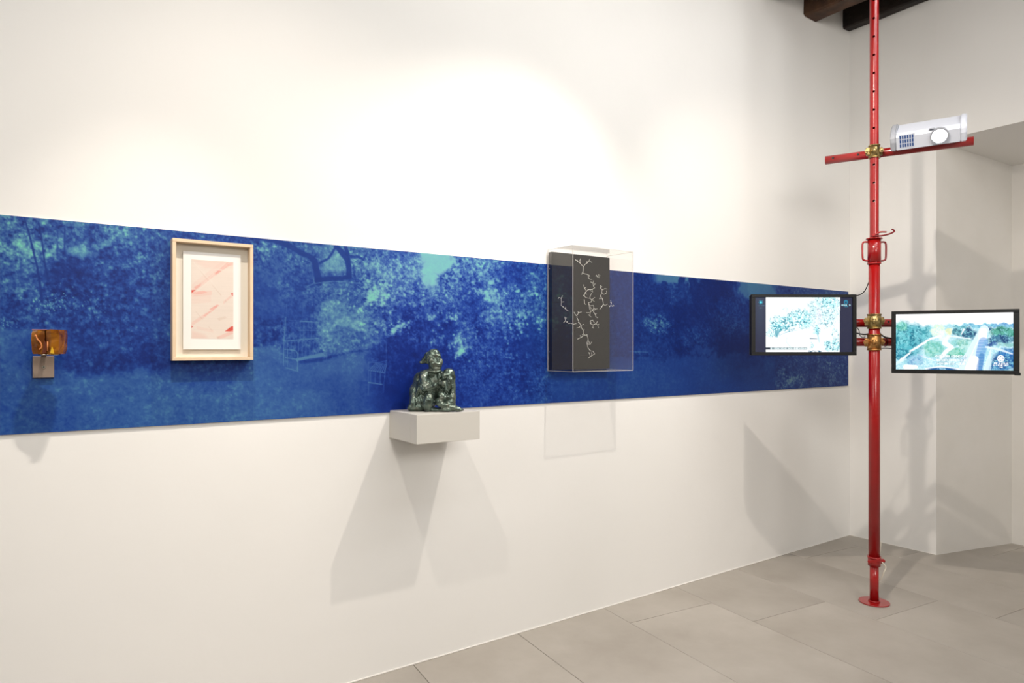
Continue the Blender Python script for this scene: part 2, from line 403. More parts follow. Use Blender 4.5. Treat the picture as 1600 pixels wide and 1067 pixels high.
# floor: a bed and the large staggered tiles laid on it, a few degrees off the wall
fl = structure('floor', MB().box((X0 - .2, Y0 - .2, -.1), (NBX + .2, D + .2, -.006)), M_GROUT)
def clip(poly, n, d):
    out = []
    for i in range(len(poly)):
        a = poly[i]; b = poly[(i + 1) % len(poly)]; da = n[0] * a[0] + n[1] * a[1] - d; db = n[0] * b[0] + n[1] * b[1] - d
        if da <= 0: out.append(a)
        if (da < 0) != (db < 0) and abs(da - db) > 1e-9:
            t = da / (da - db); out.append((a[0] + (b[0] - a[0]) * t, a[1] + (b[1] - a[1]) * t))
    return out
ta = math.radians(6.3); TU = (math.cos(ta), -math.sin(ta)); TW = (math.sin(ta), math.cos(ta)); TO = (2.575, 2.58)
TWID, TLEN, G = 0.587, 1.2, 0.0013
nt_ = 0
for k in range(-6, 8):
    for j in range(-7, 4):
        u0 = k * TWID + G; u1 = (k + 1) * TWID - G; w1 = -.3 * k + TLEN * j - G; w0 = w1 - TLEN + 2 * G
        pol = [(TO[0] + TU[0] * u + TW[0] * ww, TO[1] + TU[1] * u + TW[1] * ww) for u, ww in ((u0, w0), (u1, w0), (u1, w1), (u0, w1))]
        pol = clip(pol, (0, 1), D); pol = clip(pol, (1, 0), NBX); pol = clip(pol, (-1, 0), 1.0); pol = clip(pol, (0, -1), 1.5) if pol else pol
        if len(pol) < 3: continue
        cx = sum(p[0] for p in pol) / len(pol); cy = sum(p[1] for p in pol) / len(pol)
        area = abs(sum(pol[i][0] * pol[(i + 1) % len(pol)][1] - pol[(i + 1) % len(pol)][0] * pol[i][1] for i in range(len(pol)))) / 2
        if area < 0.004: continue
        dz = random.uniform(-.0004, .0003)
        b = MB()
        inn = [((p[0] - cx) * .997 + cx, (p[1] - cy) * .997 + cy) for p in pol]
        lo = [b.bm.verts.new((p[0], p[1], -.006)) for p in pol]; mi_ = [b.bm.verts.new((p[0], p[1], -.0012 + dz)) for p in pol]; up = [b.bm.verts.new((p[0], p[1], dz)) for p in inn]
        for i in range(len(pol)):
            q = (i + 1) % len(pol); b.face((lo[i], lo[q], mi_[q], mi_[i])); b.face((mi_[i], mi_[q], up[q], up[i]))
        b.face(up); b.face(lo[::-1])
        b.build('tile', M_TILE, fl); nt_ += 1

# ------------------------------------------------------------------ the long blue garden print
PT, PB, PY = 1.893, 1.165, D - 0.008
def paint_garden():
    step = 1.15
    pxs = np.concatenate([np.arange(-330, -12, 6.0), np.arange(-12, 1326.5, step)])
    rows = 240
    Xw = np.array([at_y(p, 545, PY).x for p in pxs])
    zs = np.linspace(PT, PB, rows)
    PX, T_ = np.meshgrid(pxs, np.linspace(0, 1, rows))
    XW, ZW = np.meshgrid(Xw, zs)
    top = 333 + .0937 * PX; bot = 679.8 - .0590 * PX
    Y = top + (bot - top) * T_; X = PX
    big = fbm(XW * 5, ZW * 5, 3, 4); mid = fbm(XW * 16, ZW * 16, 11, 4); fine = fbm(XW * 70, ZW * 70, 23, 3, .7); vf = fbm(XW * 130, ZW * 130, 41, 2, .9)
    wx = X + (mid - .5) * 26; wy = Y + (fbm(XW * 16, ZW * 16, 77, 4) - .5) * 26      # ragged coordinates
    T = np.full(X.shape, .28); A = np.full(X.shape, .16)                            # tone, leaf contrast
    def mix(arr, m, v): arr += m * (v - arr)
    def B(cx, cy, rx, ry, tone, al=1, soft=.7, leaf=None, rag=True):
        ex = rx * (1 + soft * .5) + 15; ey = ry * (1 + soft * .5) + 15
        c0 = np.searchsorted(pxs, cx - ex); c1 = np.searchsorted(pxs, cx + ex)
        if c1 <= c0: return
        rowtop = (cy - ey - (333 + .0937 * pxs[c0:c1])) / (346.8 - .1527 * pxs[c0:c1]); rowbot = (cy + ey - (333 + .0937 * pxs[c0:c1])) / (346.8 - .1527 * pxs[c0:c1])
        r0 = int(np.clip(rowtop.min() * rows, 0, rows)); r1 = int(np.clip(rowbot.max() * rows + 2, 0, rows))
        if r1 <= r0: return
        w_ = (slice(r0, r1), slice(c0, c1))
        m = blob((wx if rag else X)[w_], (wy if rag else Y)[w_], cx, cy, rx, ry, soft) * al
        T[w_] += m * (tone - T[w_])
        if leaf is not None: A[w_] += m * (leaf - A[w_])
    # -- left wood
    B(-200, 430, 260, 150, .27); B(60, 400, 200, 110, .32, leaf=.26); B(150, 450, 160, 80, .20, .8)
    B(20, 350, 40, 26, .48, .7, leaf=.4); B(45, 390, 40, 26, .52, .7, leaf=.45); B(78, 385, 24, 20, .70, .6, leaf=.45); B(78, 395, 14, 10, .74, .7, leaf=.3)
    B(68, 340, 10, 8, .75, .7); B(125, 388, 15, 9, .76, .8, leaf=.25); B(145, 393, 9, 6, .7, .7); B(157, 378, 16, 8, .75, .7, leaf=.25); B(42, 384, 18, 12, .78, .65, leaf=.3)
    B(120, 347, 22, 7, .58, .6); B(98, 365, 9, 12, .5, .6); B(195, 360, 40, 20, .56, .7, leaf=.35); B(225, 390, 34, 40, .42, .6, leaf=.3)
    B(30, 430, 34, 34, .44, .6, leaf=.25); B(40, 460, 34, 20, .44, .5); B(65, 415, 14, 16, .42, .6)
    B(110, 425, 45, 30, .16, .7, leaf=.08); B(125, 440, 26, 14, .12, .6)
    B(190, 440, 70, 55, .27, .6, leaf=.24); B(220, 500, 50, 50, .22, .7, leaf=.18); B(30, 500, 30, 14, .25, .5)
    B(20, 490, 50, 22, .20, .5); B(160, 555, 90, 34, .17, .85, leaf=.14); B(140, 520, 40, 30, .20, .6)
    B(200, 575, 60, 20, .14, .7, leaf=.14); B(180, 530, 30, 20, .27, .6, leaf=.22)
    # -- lawn left
    m = smooth(wy, 560 + 14 * np.sin(X / 60.), 592) * (X < 520); m2 = smooth(Y, 505, 522) * smooth(-X, -130, -70)
    m = np.maximum(m, m2 * .9) * (X < 560); mix(T, m, .375 + .0 * X); mix(A, m, .085)
    B(160, 565, 85, 16, .16, .8); B(205, 572, 70, 12, .14, .8)
    B(200, 610, 140, 30, .41, .5, leaf=.09); B(40, 640, 80, 30, .34, .5); B(70, 560, 60, 40, .33, .4)
    # -- behind the frame and the bench arbour
    B(330, 420, 80, 60, .27, .8, leaf=.25); B(330, 540, 70, 60, .22, .8)
    B(420, 400, 34, 34, .45, .7, leaf=.3); B(410, 388, 24, 12, .5, .6, leaf=.3); B(445, 400, 30, 20, .38, .6, leaf=.25); B(437, 425, 40, 26, .27, .7, leaf=.12)
    B(440, 455, 40, 46, .34, .8, leaf=.06, soft=1.0); B(405, 470, 26, 40, .27, .7, leaf=.06); B(420, 515, 26, 22, .19, .8, leaf=.16); B(435, 510, 12, 10, .42, .6, leaf=.3)
    B(418, 560, 30, 18, .44, .8, soft=.5, leaf=.04, rag=False); mix(T, smooth(Y, 538, 545) * (X > 396) * (X < 438) * 1.0, .43)
    B(475, 400, 26, 22, .45, .7, leaf=.25); B(470, 440, 40, 34, .33, .7, leaf=.2); B(523, 410, 20, 24, .62, .9, leaf=.12); B(510, 390, 16, 12, .58, .8, leaf=.2)
    B(533, 395, 10, 20, .6, .8, leaf=.15); B(565, 400, 30, 30, .50, .7, leaf=.28); B(590, 395, 40, 24, .46, .6, leaf=.3)
    B(520, 460, 52, 20, .38, .8, leaf=.22); B(475, 490, 34, 40, .28, .7, leaf=.12); B(520, 475, 20, 10, .6, .7, leaf=.2)
    B(520, 500, 26, 26, .55, .8, leaf=.22); B(545, 510, 34, 22, .62, .85, leaf=.1, soft=1); B(570, 500, 26, 22, .60, .7, leaf=.18); B(515, 525, 22, 20, .50, .6, leaf=.2)
    B(530, 518, 16, 8, .38, .5); B(560, 523, 10, 8, .30, .6)
    B(540, 540, 44, 16, .44, .7, leaf=.2); B(590, 535, 20, 24, .50, .6, leaf=.15)
    # lawn middle
    m = smooth(Y, 548, 566 + 0 * X) * smooth(X, 385, 420) * smooth(-X, -612, -580); m *= 1 - .0 * m
    mix(T, m, .36); mix(A, m, .06)
    B(440, 630, 70, 34, .43, .7, leaf=.07, soft=1); B(500, 600, 60, 14, .31, .6, leaf=.05); B(560, 620, 60, 40, .30, .6, leaf=.05, soft=1); B(550, 570, 50, 20, .42, .6, leaf=.06)
    B(410, 590, 30, 20, .41, .6)
    stroke(T, X, Y, [(470, 565, 5), (500, 562, 6), (520, 556, 4), (545, 550, 3), (575, 546, 2)], .18, .7, 3)
    # -- great flowering shrub
    B(640, 450, 70, 60, .36, .8, leaf=.32); B(700, 490, 110, 80, .30, .8, leaf=.30); B(790, 470, 80, 80, .33, .8, leaf=.32); B(740, 570, 110, 70, .20, .8, leaf=.2)
    B(640, 600, 60, 60, .13, .9, leaf=.05); B(620, 560, 40, 30, .15, .9, leaf=.12); B(636, 625, 40, 30, .08, .8, leaf=.03); B(600, 632, 22, 16, .20, .5, leaf=.03)
    B(615, 440, 24, 30, .48, .7, leaf=.35); B(592, 458, 20, 12, .62, .8, leaf=.35); B(625, 425, 24, 22, .58, .8, leaf=.3); B(600, 410, 30, 16, .48, .6, leaf=.3); B(640, 440, 34, 30, .50, .6, leaf=.3)
    B(730, 425, 40, 26, .46, .7, leaf=.4); B(708, 440, 34, 18, .52, .6, leaf=.4); B(745, 412, 40, 12, .5, .6, leaf=.4); B(785, 412, 20, 10, .52, .6, leaf=.35)
    B(770, 455, 26, 26, .54, .7, leaf=.35); B(765, 490, 24, 26, .50, .7, leaf=.32); B(710, 480, 22, 18, .46, .6, leaf=.35); B(720, 530, 20, 22, .52, .7, leaf=.35); B(680, 480, 24, 24, .44, .5, leaf=.3)
    B(815, 490, 24, 20, .46, .7, leaf=.32); B(840, 455, 20, 30, .42, .7, leaf=.32); B(830, 430, 24, 16, .30, .6, leaf=.15); B(800, 430, 24, 22, .20, .6, leaf=.12)
    B(760, 540, 34, 20, .36, .6, leaf=.28); B(820, 540, 40, 34, .16, .8, leaf=.07, soft=1); B(835, 530, 24, 30, .20, .6, leaf=.05); B(790, 580, 40, 30, .22, .6, leaf=.22)
    B(735, 445, 26, 18, .22, .5, leaf=.16); B(740, 475, 24, 20, .20, .6, leaf=.12); B(690, 510, 30, 20, .16, .7, leaf=.08); B(645, 500, 26, 18, .18, .7, leaf=.12)
    B(800, 610, 50, 20, .24, .6, leaf=.14); B(750, 620, 50, 16, .22, .6, leaf=.12)
    # teal gap of sky
    sky = blob(wx, wy, 678, 402, 24, 30, .35) ; sky = np.maximum(sky, blob(wx, wy, 672, 440, 10, 16, .6)); sky = np.maximum(sky, blob(wx, wy, 697, 403, 14, 8, .5) * .8)
    mix(T, sky, .86); mix(A, sky, .04); B(648, 412, 12, 24, .68, .5, leaf=.3); B(676, 460, 16, 14, .55, .6, leaf=.35)
    # -- right of the case
    R = smooth(X, 850, 880)
    m = R * smooth(-wx, -1150, -1120) ; mix(T, R, .17); mix(A, R, .11)
    B(880, 500, 60, 60, .25, .6, leaf=.14); B(960, 470, 60, 60, .20, .7, leaf=.1); B(1075, 480, 34, 60, .10, .7, leaf=.06); B(1120, 500, 44, 56, .13, .6, leaf=.10)
    skyr = R * smooth(-(wy - (424 + (X - 980) * .16)), -18, -6) * smooth(X, 1015, 1030)
    for cx, cy, rr_, r2 in ((1069, 440, 8, 26), (1120, 443, 22, 22), (1145, 455, 22, 20), (1092, 450, 14, 14), (1045, 455, 16, 12)): skyr = skyr * (1 - blob(wx, wy, cx, cy, rr_, r2, .3))
    skyr = np.maximum(skyr, R * blob(wx, wy, 1185, 446, 34, 22, .4) * .9)
    mix(T, skyr, .50); mix(A, skyr, .02)
    B(1070, 450, 7, 20, .15, .9); B(1118, 450, 26, 18, .10, .9, leaf=.05); B(1230, 450, 20, 9, .2, .9); B(1280, 455, 20, 8, .25, .9); B(1320, 456, 30, 10, .4, .5)
    B(1060, 462, 20, 16, .26, .5, leaf=.2); B(1135, 490, 20, 22, .26, .4, leaf=.2); B(1150, 510, 20, 30, .24, .5, leaf=.2); B(1090, 530, 26, 20, .27, .5, leaf=.22)
    B(1027, 506, 20, 14, .40, .6, leaf=.45); B(1030, 545, 30, 14, .24, .7, leaf=.12); B(1160, 545, 60, 20, .09, .8, leaf=.04); B(1075, 545, 30, 8, .06, .7)
    m = R * smooth(wy, 553, 562) * smooth(-X, -1216, -1208); m = np.maximum(m, R * blob(wx, wy, 1100, 547, 16, 8, .6)); mix(T, m, .26); mix(A, m, .045)
    B(1032, 552, 26, 9, .20, .8, leaf=.1); B(1010, 600, 40, 26, .33, .6, leaf=.06); B(1165, 568, 30, 10, .17, .6); B(930, 600, 70, 26, .30, .6, leaf=.06)
    stroke(T, X, Y, [(984, 549, 1.6), (1012, 550, 1.6)], .42, .8, 1.2); stroke(T, X, Y, [(960, 555, 3), (1012, 556, 3)], .12, .6, 2)
    m = smooth(X, 1212, 1214); mix(T, m * .85, .22 + .1 * big); mix(A, m, .16); B(1235, 592, 22, 12, .42, .6, leaf=.4); B(1300, 575, 22, 24, .33, .6, leaf=.3)
    B(1205, 573, 8, 8, .33, .6)
    # -- leaf texture; more light specks than dark ones
    n = (fine - .5) * 1.4 + (vf - .5) * .8 + (mid - .5) * .6
    T = T + A * n * 1.45 + A * np.maximum(0, fine - .62) * 2.2 
    T += (big - .5) * .07
    # -- flowers: scattered pale dabs, clustered
    rnd = np.random.RandomState(5)
    ca = [(90, 470, 26, 20, 150, .8, .30), (60, 470, 16, 14, 30, .9, .28), (14, 503, 16, 8, 50, .8, .25), (140, 480, 16, 16, 40, .9, .2), (150, 470, 24, 18, 20, 1.0, .25), (210, 440, 40, 60, 60, .9, .17), (195, 520, 30, 18, 40, .8, .15),
          (592, 458, 13, 9, 26, 2.0, .30), (580, 470, 10, 8, 14, 2.0, .28), (622, 512, 13, 8, 22, 2.0, .40), (632, 505, 12, 7, 16, 1.6, .28), (600, 505, 20, 20, 30, 1.3, .2),
          (610, 440, 26, 24, 60, 1.2, .25), (560, 430, 40, 30, 60, .9, .16), (655, 490, 14, 10, 14, 2.0, .24), (672, 495, 12, 6, 8, 2.4, .28), (705, 500, 20, 8, 14, 2.4, .3), (700, 490, 16, 8, 12, 1.8, .28),
          (715, 535, 14, 14, 26, 2.0, .30), (722, 548, 8, 5, 10, 2.3, .4), (685, 530, 8, 14, 16, 1.7, .3), (647, 535, 14, 8, 6, 2.0, .15), (770, 460, 12, 10, 20, 2.4, .26), (755, 455, 20, 12, 16, 2.0, .25), (763, 485, 12, 26, 30, 1.9, .22),
          (815, 500, 12, 10, 20, 2.1, .3), (800, 520, 20, 10, 14, 1.6, .2), (830, 455, 16, 22, 18, 2.0, .25), (845, 500, 8, 14, 14, 1.8, .28), (795, 480, 30, 30, 30, 1.4, .2), (805, 455, 5, 5, 3, 2.4, .3),
          (735, 425, 50, 22, 110, 1.1, .2), (700, 440, 30, 26, 60, 1.2, .2), (655, 440, 24, 34, 60, 1.2, .2), (775, 580, 40, 30, 60, .9, .13), (760, 540, 40, 40, 80, 1.0, .15), (830, 600, 20, 14, 14, 1.0, .16), (735, 575, 12, 8, 8, 1.4, .2),
          (1028, 505, 20, 12, 80, .7, .22), (1150, 500, 20, 26, 50, .6, .12), (1090, 530, 20, 16, 40, .7, .12), (1235, 592, 20, 10, 50, .8, .15), (1300, 580, 20, 20, 50, .7, .12), (855, 480, 30, 60, 40, 1.2, .2)]
    for _ in range(70):                                    # more clumps of blossom over the great shrub
        cx = rnd.uniform(560, 850); cy = rnd.uniform(402, 600) if rnd.rand() < .8 else rnd.uniform(402, 470)
        if cy > 520 and cx < 700: continue
        ca.append((cx, cy, rnd.uniform(5, 13), rnd.uniform(4, 9), rnd.randint(5, 13), rnd.uniform(1.1, 2.2), rnd.uniform(.10, .26)))
    xs = pxs
    for cx, cy, rx, ry, cnt, sz, inc in ca:
        for _ in range(cnt):
            fx = cx + rnd.randn() * rx * .6; fy = cy + rnd.randn() * ry * .6; s = sz * rnd.uniform(.6, 1.5)
            c0 = np.searchsorted(xs, fx - 3 * s); c1 = np.searchsorted(xs, fx + 3 * s)
            if c1 <= c0: continue
            t0 = (fy - (333 + .0937 * fx)) / ((679.8 - .0590 * fx) - (333 + .0937 * fx)); hh = 346.8 - .1527 * fx
            r0 = int(max(0, (t0 - 3 * s / hh) * rows)); r1 = int(min(rows, (t0 + 3 * s / hh) * rows + 2))
            if r1 <= r0: continue
            sx = X[r0:r1, c0:c1]; sy = Y[r0:r1, c0:c1]
            ang = np.arctan2(sy - fy, sx - fx); rad = np.hypot(sx - fx, sy - fy) / (s * (1 + .25 * np.cos(5 * ang + rnd.rand() * 6)))
            T[r0:r1, c0:c1] += 1.35 * inc * rnd.uniform(.5, 1.2) * np.exp(-rad ** 2 * 1.3) * np.clip((.95 - T[r0:r1, c0:c1]) / .5, 0, 1)
    # -- trunks and boughs
    def S(pts, v, al=.9, soft=1.6): stroke(T, X, Y, pts, v, al, soft)
    wj = X
    S([(38, 338, 2), (46, 365, 3), (52, 390, 3.4), (58, 415, 3.4), (62, 440, 4), (66, 470, 5)], .17, .85); S([(60, 345, 2), (65, 370, 2.4), (68, 395, 3), (71, 415, 3), (75, 433, 2)], .17, .85)
    S([(101, 355, 2.2), (101, 398, 2.6)], .2, .7); S([(145, 350, 2), (141, 385, 3)], .2, .6); S([(90, 350, 3), (90, 400, 4)], .2, .5)
    S([(400, 371, 3), (430, 376, 6), (450, 382, 9), (470, 394, 8), (484, 400, 8), (492, 408, 10), (495, 425, 10), (498, 440, 12)], .20, .9, 2)
    S([(525, 384, 7), (533, 392, 9), (543, 405, 9), (545, 420, 8), (545, 432, 8), (535, 434, 7), (510, 435, 8), (496, 437, 9)], .19, .9, 2)
    S([(500, 410, 4), (513, 403, 4), (518, 396, 4), (524, 386, 4)], .22, .9, 1.6); S([(545, 400, 5), (560, 401, 4), (568, 405, 3), (574, 394, 2)], .22, .8, 1.6); S([(540, 385, 6), (543, 396, 7)], .19, .9, 1.6)
    S([(548, 436, 3), (560, 436, 2), (568, 444, 1.5)], .26, .8); S([(402, 396, 2), (408, 405, 2.5), (412, 416, 2.5), (424, 420, 1.5)], .24, .8)
    S([(553, 417, 1), (552, 425, 1), (556, 431, 1)], .25, .7, 1); S([(484, 480, 3), (483, 500, 3)], .2, .5); S([(490, 470, 3), (490, 510, 3)], .2, .5)
    # arbour: thin pale lines
    def Lc(pts, v=.62, al=.75, wd=.8): stroke(T, X, Y, [(a, b, wd) for a, b in pts], v, al, 1.2)
    Lc([(480, 447), (490, 442), (510, 440), (530, 439), (550, 441), (563, 442)], .62, .8); Lc([(480, 448), (490, 451), (505, 452), (520, 447), (524, 455)], .55, .6); Lc([(500, 447), (512, 441), (521, 448)], .55, .6)
    Lc([(563, 442), (575, 450), (585, 458)], .5, .5)
    Lc([(446, 495), (444, 530), (443, 570)], .58, .7, 1.2); Lc([(448, 474), (447, 500), (446, 570)], .5, .5)
    for x_ in (469.5, 475, 482, 487.5, 495): Lc([(x_, 502), (x_ - .3, 529)], .52, .65)
    Lc([(470, 501), (498, 503)], .58, .8, 1.1); Lc([(448, 499), (470, 501)], .5, .5); Lc([(466, 515), (497, 516)], .52, .7); Lc([(445, 532), (470, 530), (497, 528)], .6, .8, 1.2)
    for i, x_ in enumerate(np.linspace(451, 492, 8)): Lc([(x_, 531), (x_ - 2, 534), (x_ - 2, 556)], .56, .6); Lc([(x_, 531), (x_ + 3, 534)], .5, .5)
    Lc([(445, 545), (455, 546), (463, 548), (465, 552), (465, 580)], .62, .8, 1.1); Lc([(446, 558), (463, 561), (465, 564)], .6, .8, 1.1)
    for a in np.linspace(0, 1, 9): Lc([(463, 560 + a * 3), (503 + a * 5, 551 + a * 4)], .52, .75, 1.2)
    Lc([(447, 574), (463, 579)], .58, .8, 1.1); Lc([(449, 545), (449, 575)], .5, .6); Lc([(457, 546), (457, 562)], .5, .6); Lc([(461, 562), (461, 578)], .5, .5); Lc([(509, 544), (510, 562)], .5, .6)
    Lc([(498, 503), (499, 545)], .46, .5)
    # right hand chair
    Lc([(576, 565), (576, 600), (575, 618)], .52, .7); Lc([(595, 518), (595, 545)], .5, .5); Lc([(603, 535), (604, 560), (602, 580), (600, 598), (599, 613)], .5, .65); Lc([(576, 565), (590, 566), (604, 563)], .5, .6)
    for a in np.linspace(0, 1, 8): Lc([(577 + a * 23, 578 + a * 4), (588 + a * 16, 566 + a * 3)], .58, .8, 1.0)
    Lc([(577, 578), (601, 582)], .6, .8); Lc([(576, 597), (597, 600)], .6, .85, 1.3)
    for x_ in (579, 586.5, 594): Lc([(x_, 580), (x_ - .3, 598)], .52, .7)
    for y_ in (527, 531, 535): Lc([(575, y_), (597, y_)], .52, .45)
    T *= 1 - .07 * smooth(X, 560, 620) * smooth(-X, -860, -820) - .05 * smooth(-X, -250, -200)
    T = np.clip(T, 0, 1.1)
    C = ramp(T, [(0, srgb(0, 22, 88)), (.14, srgb(4, 38, 114)), (.28, srgb(22, 62, 140)), (.42, srgb(48, 92, 152)), (.56, srgb(74, 128, 164)), (.72, srgb(100, 164, 172)), (.9, srgb(104, 194, 170)), (1.1, srgb(130, 208, 188))])
    # the arbour stretch is greyer violet, the right sheets a little deeper
    vio = blob(X, Y, 560, 500, 180, 200, 1.2)[..., None] * .35
    C[..., :3] = C[..., :3] * (1 - vio) + vio * (C[..., :3] * np.array([1.45, 1.0, 1.04]) + .004)
    k = (smooth(X, 540, 640) * smooth(-X, -860, -780))[..., None]; C[..., :3] *= 1 + k * (np.array([1.12, 1.0, 1.16]) - 1)
    k = smooth(X, 840, 1000)[..., None]; C[..., :3] *= (1 - .22 * k)
    k = (smooth(X, 1211, 1214)[..., None]); C[..., :3] *= (1 + k * (np.array([1.5, 1.0, .95]) - 1))
    k = smooth(X, 235, 236)[..., None] * smooth(-X, -400, -399)[..., None]; C[..., :3] *= (1 - .06 * k)
    C[..., :3] *= .93
    return pxs, Xw, zs, np.clip(C, 0, 1)
pxs, Xw, zs, GC = paint_garden()
panel = root('garden_mural', ((Xw[0] + Xw[-1]) / 2, D, PB), 'long blue and teal garden print with trees and bench along the white wall', 'mural')
cuts = [0] + [int(np.searchsorted(pxs, c)) for c in (235.6, 1213.0)] + [len(pxs) - 1]
for a, b in zip(cuts[:-1], cuts[1:]):
    xx = Xw[a:b + 1].copy(); 
    XX, ZZ = np.meshgrid(xx, zs); P = np.stack([XX, np.full_like(XX, PY), ZZ], -1)
    me = grid_mesh('print_sheet', P, GC[:, a:b + 1]); link_mesh('print_sheet', me, M_PRINT, panel)
MB().box((Xw[0], PY + .0004, PB), (Xw[-1], D - .0004, PT)).build('backing_board', M_GREY, panel)

# ------------------------------------------------------------------ amber block on its steel wall mount
amb = bpy.data.materials.new('amber_resin'); amb.use_nodes = True; nt = amb.node_tree; b_ = nt.nodes['Principled BSDF']
b_.inputs['Roughness'].default_value = 0.18; b_.inputs['IOR'].default_value = 1.5; b_.inputs['Transmission Weight'].default_value = 0.25
tc = nt.nodes.new('ShaderNodeTexCoord'); nz = nt.nodes.new('ShaderNodeTexNoise'); nz.inputs['Scale'].default_value = 24; nz.inputs['Detail'].default_value = 3; nz.inputs['Distortion'].default_value = .6
cr = nt.nodes.new('ShaderNodeValToRGB'); cr.color_ramp.elements[0].position = .38; cr.color_ramp.elements[0].color = srgb(104, 54, 12); cr.color_ramp.elements[1].position = .62; cr.color_ramp.elements[1].color = srgb(172, 108, 30)
nt.links.new(tc.outputs['Object'], nz.inputs['Vector']); nt.links.new(nz.outputs['Fac'], cr.inputs[0]); nt.links.new(cr.outputs[0], b_.inputs['Base Color'])
M_AMBD = mat('dark_amber_cleft', srgb(92, 38, 12), 0.3); M_AMBY = mat('yellow_inclusion', srgb(220, 176, 40), 0.3); M_AMBP = mat('pink_inclusion', srgb(206, 128, 72), 0.35)
ay = 2.676; C0 = Vector((0.0385, ay, 1.4335))
mount = root('wall_mount', (0.022, D, 1.352), 'small square nickel wall mount with one screw under the amber block', 'bracket')
MB().box((-.0088, D - .022, 1.352), (.0515, PY - .0003, 1.4255), bevel=.0012).build('plate', M_STEEL, mount)
mb = MB(); mb.cyl((0.022, D - .0222, 1.3885), (0.022, D - .0242, 1.3885), .0052, seg=20)
scr = mb.build('screw', M_CHROME, mount)
MB().cyl((0.022, D - .0243, 1.3885), (0.022, D - .0247, 1.3885), .0022, seg=6, smooth=False).build('socket', M_BLACKM, scr)
MB().box((.015, ay, 1.4262), (.029, D - .0085, 1.4292)).build('arm', M_STEEL, mount)
MB().cyl((C0.x - .002, ay + .004, 1.4294), (C0.x - .002, ay + .004, 1.4332), .031, seg=40).build('round_tray', M_CHROME, mount)
R_ = Matrix.Translation(C0) @ Matrix.Rotation(math.radians(-24), 4, 'Z')
ar = root('amber_block', C0, 'small orange-brown amber coloured resin block on the leftmost wall mount', 'sculpture')
def lump(pts, z0, z1, jit, seed, sc=1.03):
    rnd = random.Random(seed); b = MB(); bm = b.bm; n = 7; rows = []
    for i in range(n + 1):
        t = i / n; k = 1 + (sc - 1) * t; k *= (0.94 if i in (0, n) else 1)
        rows.append([bm.verts.new((p[0] * k + rnd.uniform(-jit, jit), p[1] * k + rnd.uniform(-jit, jit), z0 + (z1 - z0) * t + (rnd.uniform(-jit, jit) * 1.5 if i == n else 0))) for p in pts])
    for i in range(n):
        for q in range(len(pts)):
            r2 = (q + 1) % len(pts); b.face((rows[i][q], rows[i][r2], rows[i + 1][r2], rows[i + 1][q]))
    b.face(rows[0][::-1]); b.face(rows[-1]); bmesh.ops.transform(bm, matrix=R_, verts=bm.verts); return b
lump([(-.040, -.030), (-.022, -.034), (-.004, -.028), (-.003, 0), (-.004, .030), (-.038, .030), (-.041, 0)], .0, .0765, .0009, 1).build('resin_half', amb, ar)
lump([(.000, -.027), (.016, -.033), (.037, -.031), (.040, 0), (.036, .030), (.001, .030), (.001, 0)], .0, .079, .0010, 2, 1.08).build('resin_half', amb, ar)
RV = lambda x, y, z: R_ @ Vector((x, y, z))
MB().tube(spline([RV(-.031, -.0335, .056), RV(-.026, -.036, .060), RV(-.022, -.036, .048), RV(-.013, -.0345, .036), RV(-.011, -.033, .022), RV(-.017, -.0345, .014)], 5), .0022, seg=6).build('curled_inclusion', M_AMBP, ar)
MB().tube([RV(.006, -.0325, .010), RV(.0065, -.033, .040)], .0022, seg=6).build('upright_inclusion', M_AMBP, ar)
MB().prism([(.015, .002), (.025, .001), (.024, .012), (.020, .024), (.017, .012)], -.0355, -.032, M=R_ @ Matrix(((1, 0, 0, 0), (0, 0, 1, 0), (0, 1, 0, 0), (0, 0, 0, 1)))).build('yellow_inclusion', M_AMBY, ar)
MB().prism([(-.010, .002), (.002, .002), (.002, .034), (-.004, .044)], -.0312, -.0295, M=R_ @ Matrix(((1, 0, 0, 0), (0, 0, 1, 0), (0, 1, 0, 0), (0, 0, 0, 1)))).build('dark_cleft', M_AMBD, ar)
MB().box((-.040, -.032, .0765), (.002, .026, .0785), M=R_, bevel=.0008).build('rough_skin', M_AMBP, ar)

# ------------------------------------------------------------------ pale framed print
fx0, fx1, fz0, fz1, fy0, fy1 = .4115, .6985, 1.4065, 1.8585, D - .052, PY - .0006
fr = root('framed_print', ((fx0 + fx1) / 2, D, fz0), 'pale maple deep frame holding a tall faint red print on white paper', 'picture')
fw = .0125
for nm, lo, hi in (('frame_rail', (fx0, fy0, fz1 - fw), (fx1, fy1, fz1)), ('frame_rail', (fx0, fy0, fz0), (fx1, fy1, fz0 + fw)),
                   ('frame_stile', (fx0, fy0, fz0 + fw + .0002), (fx0 + fw, fy1, fz1 - fw - .0002)), ('frame_stile', (fx1 - fw, fy0, fz0 + fw + .0002), (fx1, fy1, fz1 - fw - .0002))):
    MB().box(lo, hi, bevel=.001).build(nm, M_FRAME, fr)
MB().box((fx0 + fw + .0002, fy1 - .006, fz0 + fw + .0002), (fx1 - fw - .0002, fy1 - .0005, fz1 - fw - .0002)).build('backing', M_BACKING, fr)
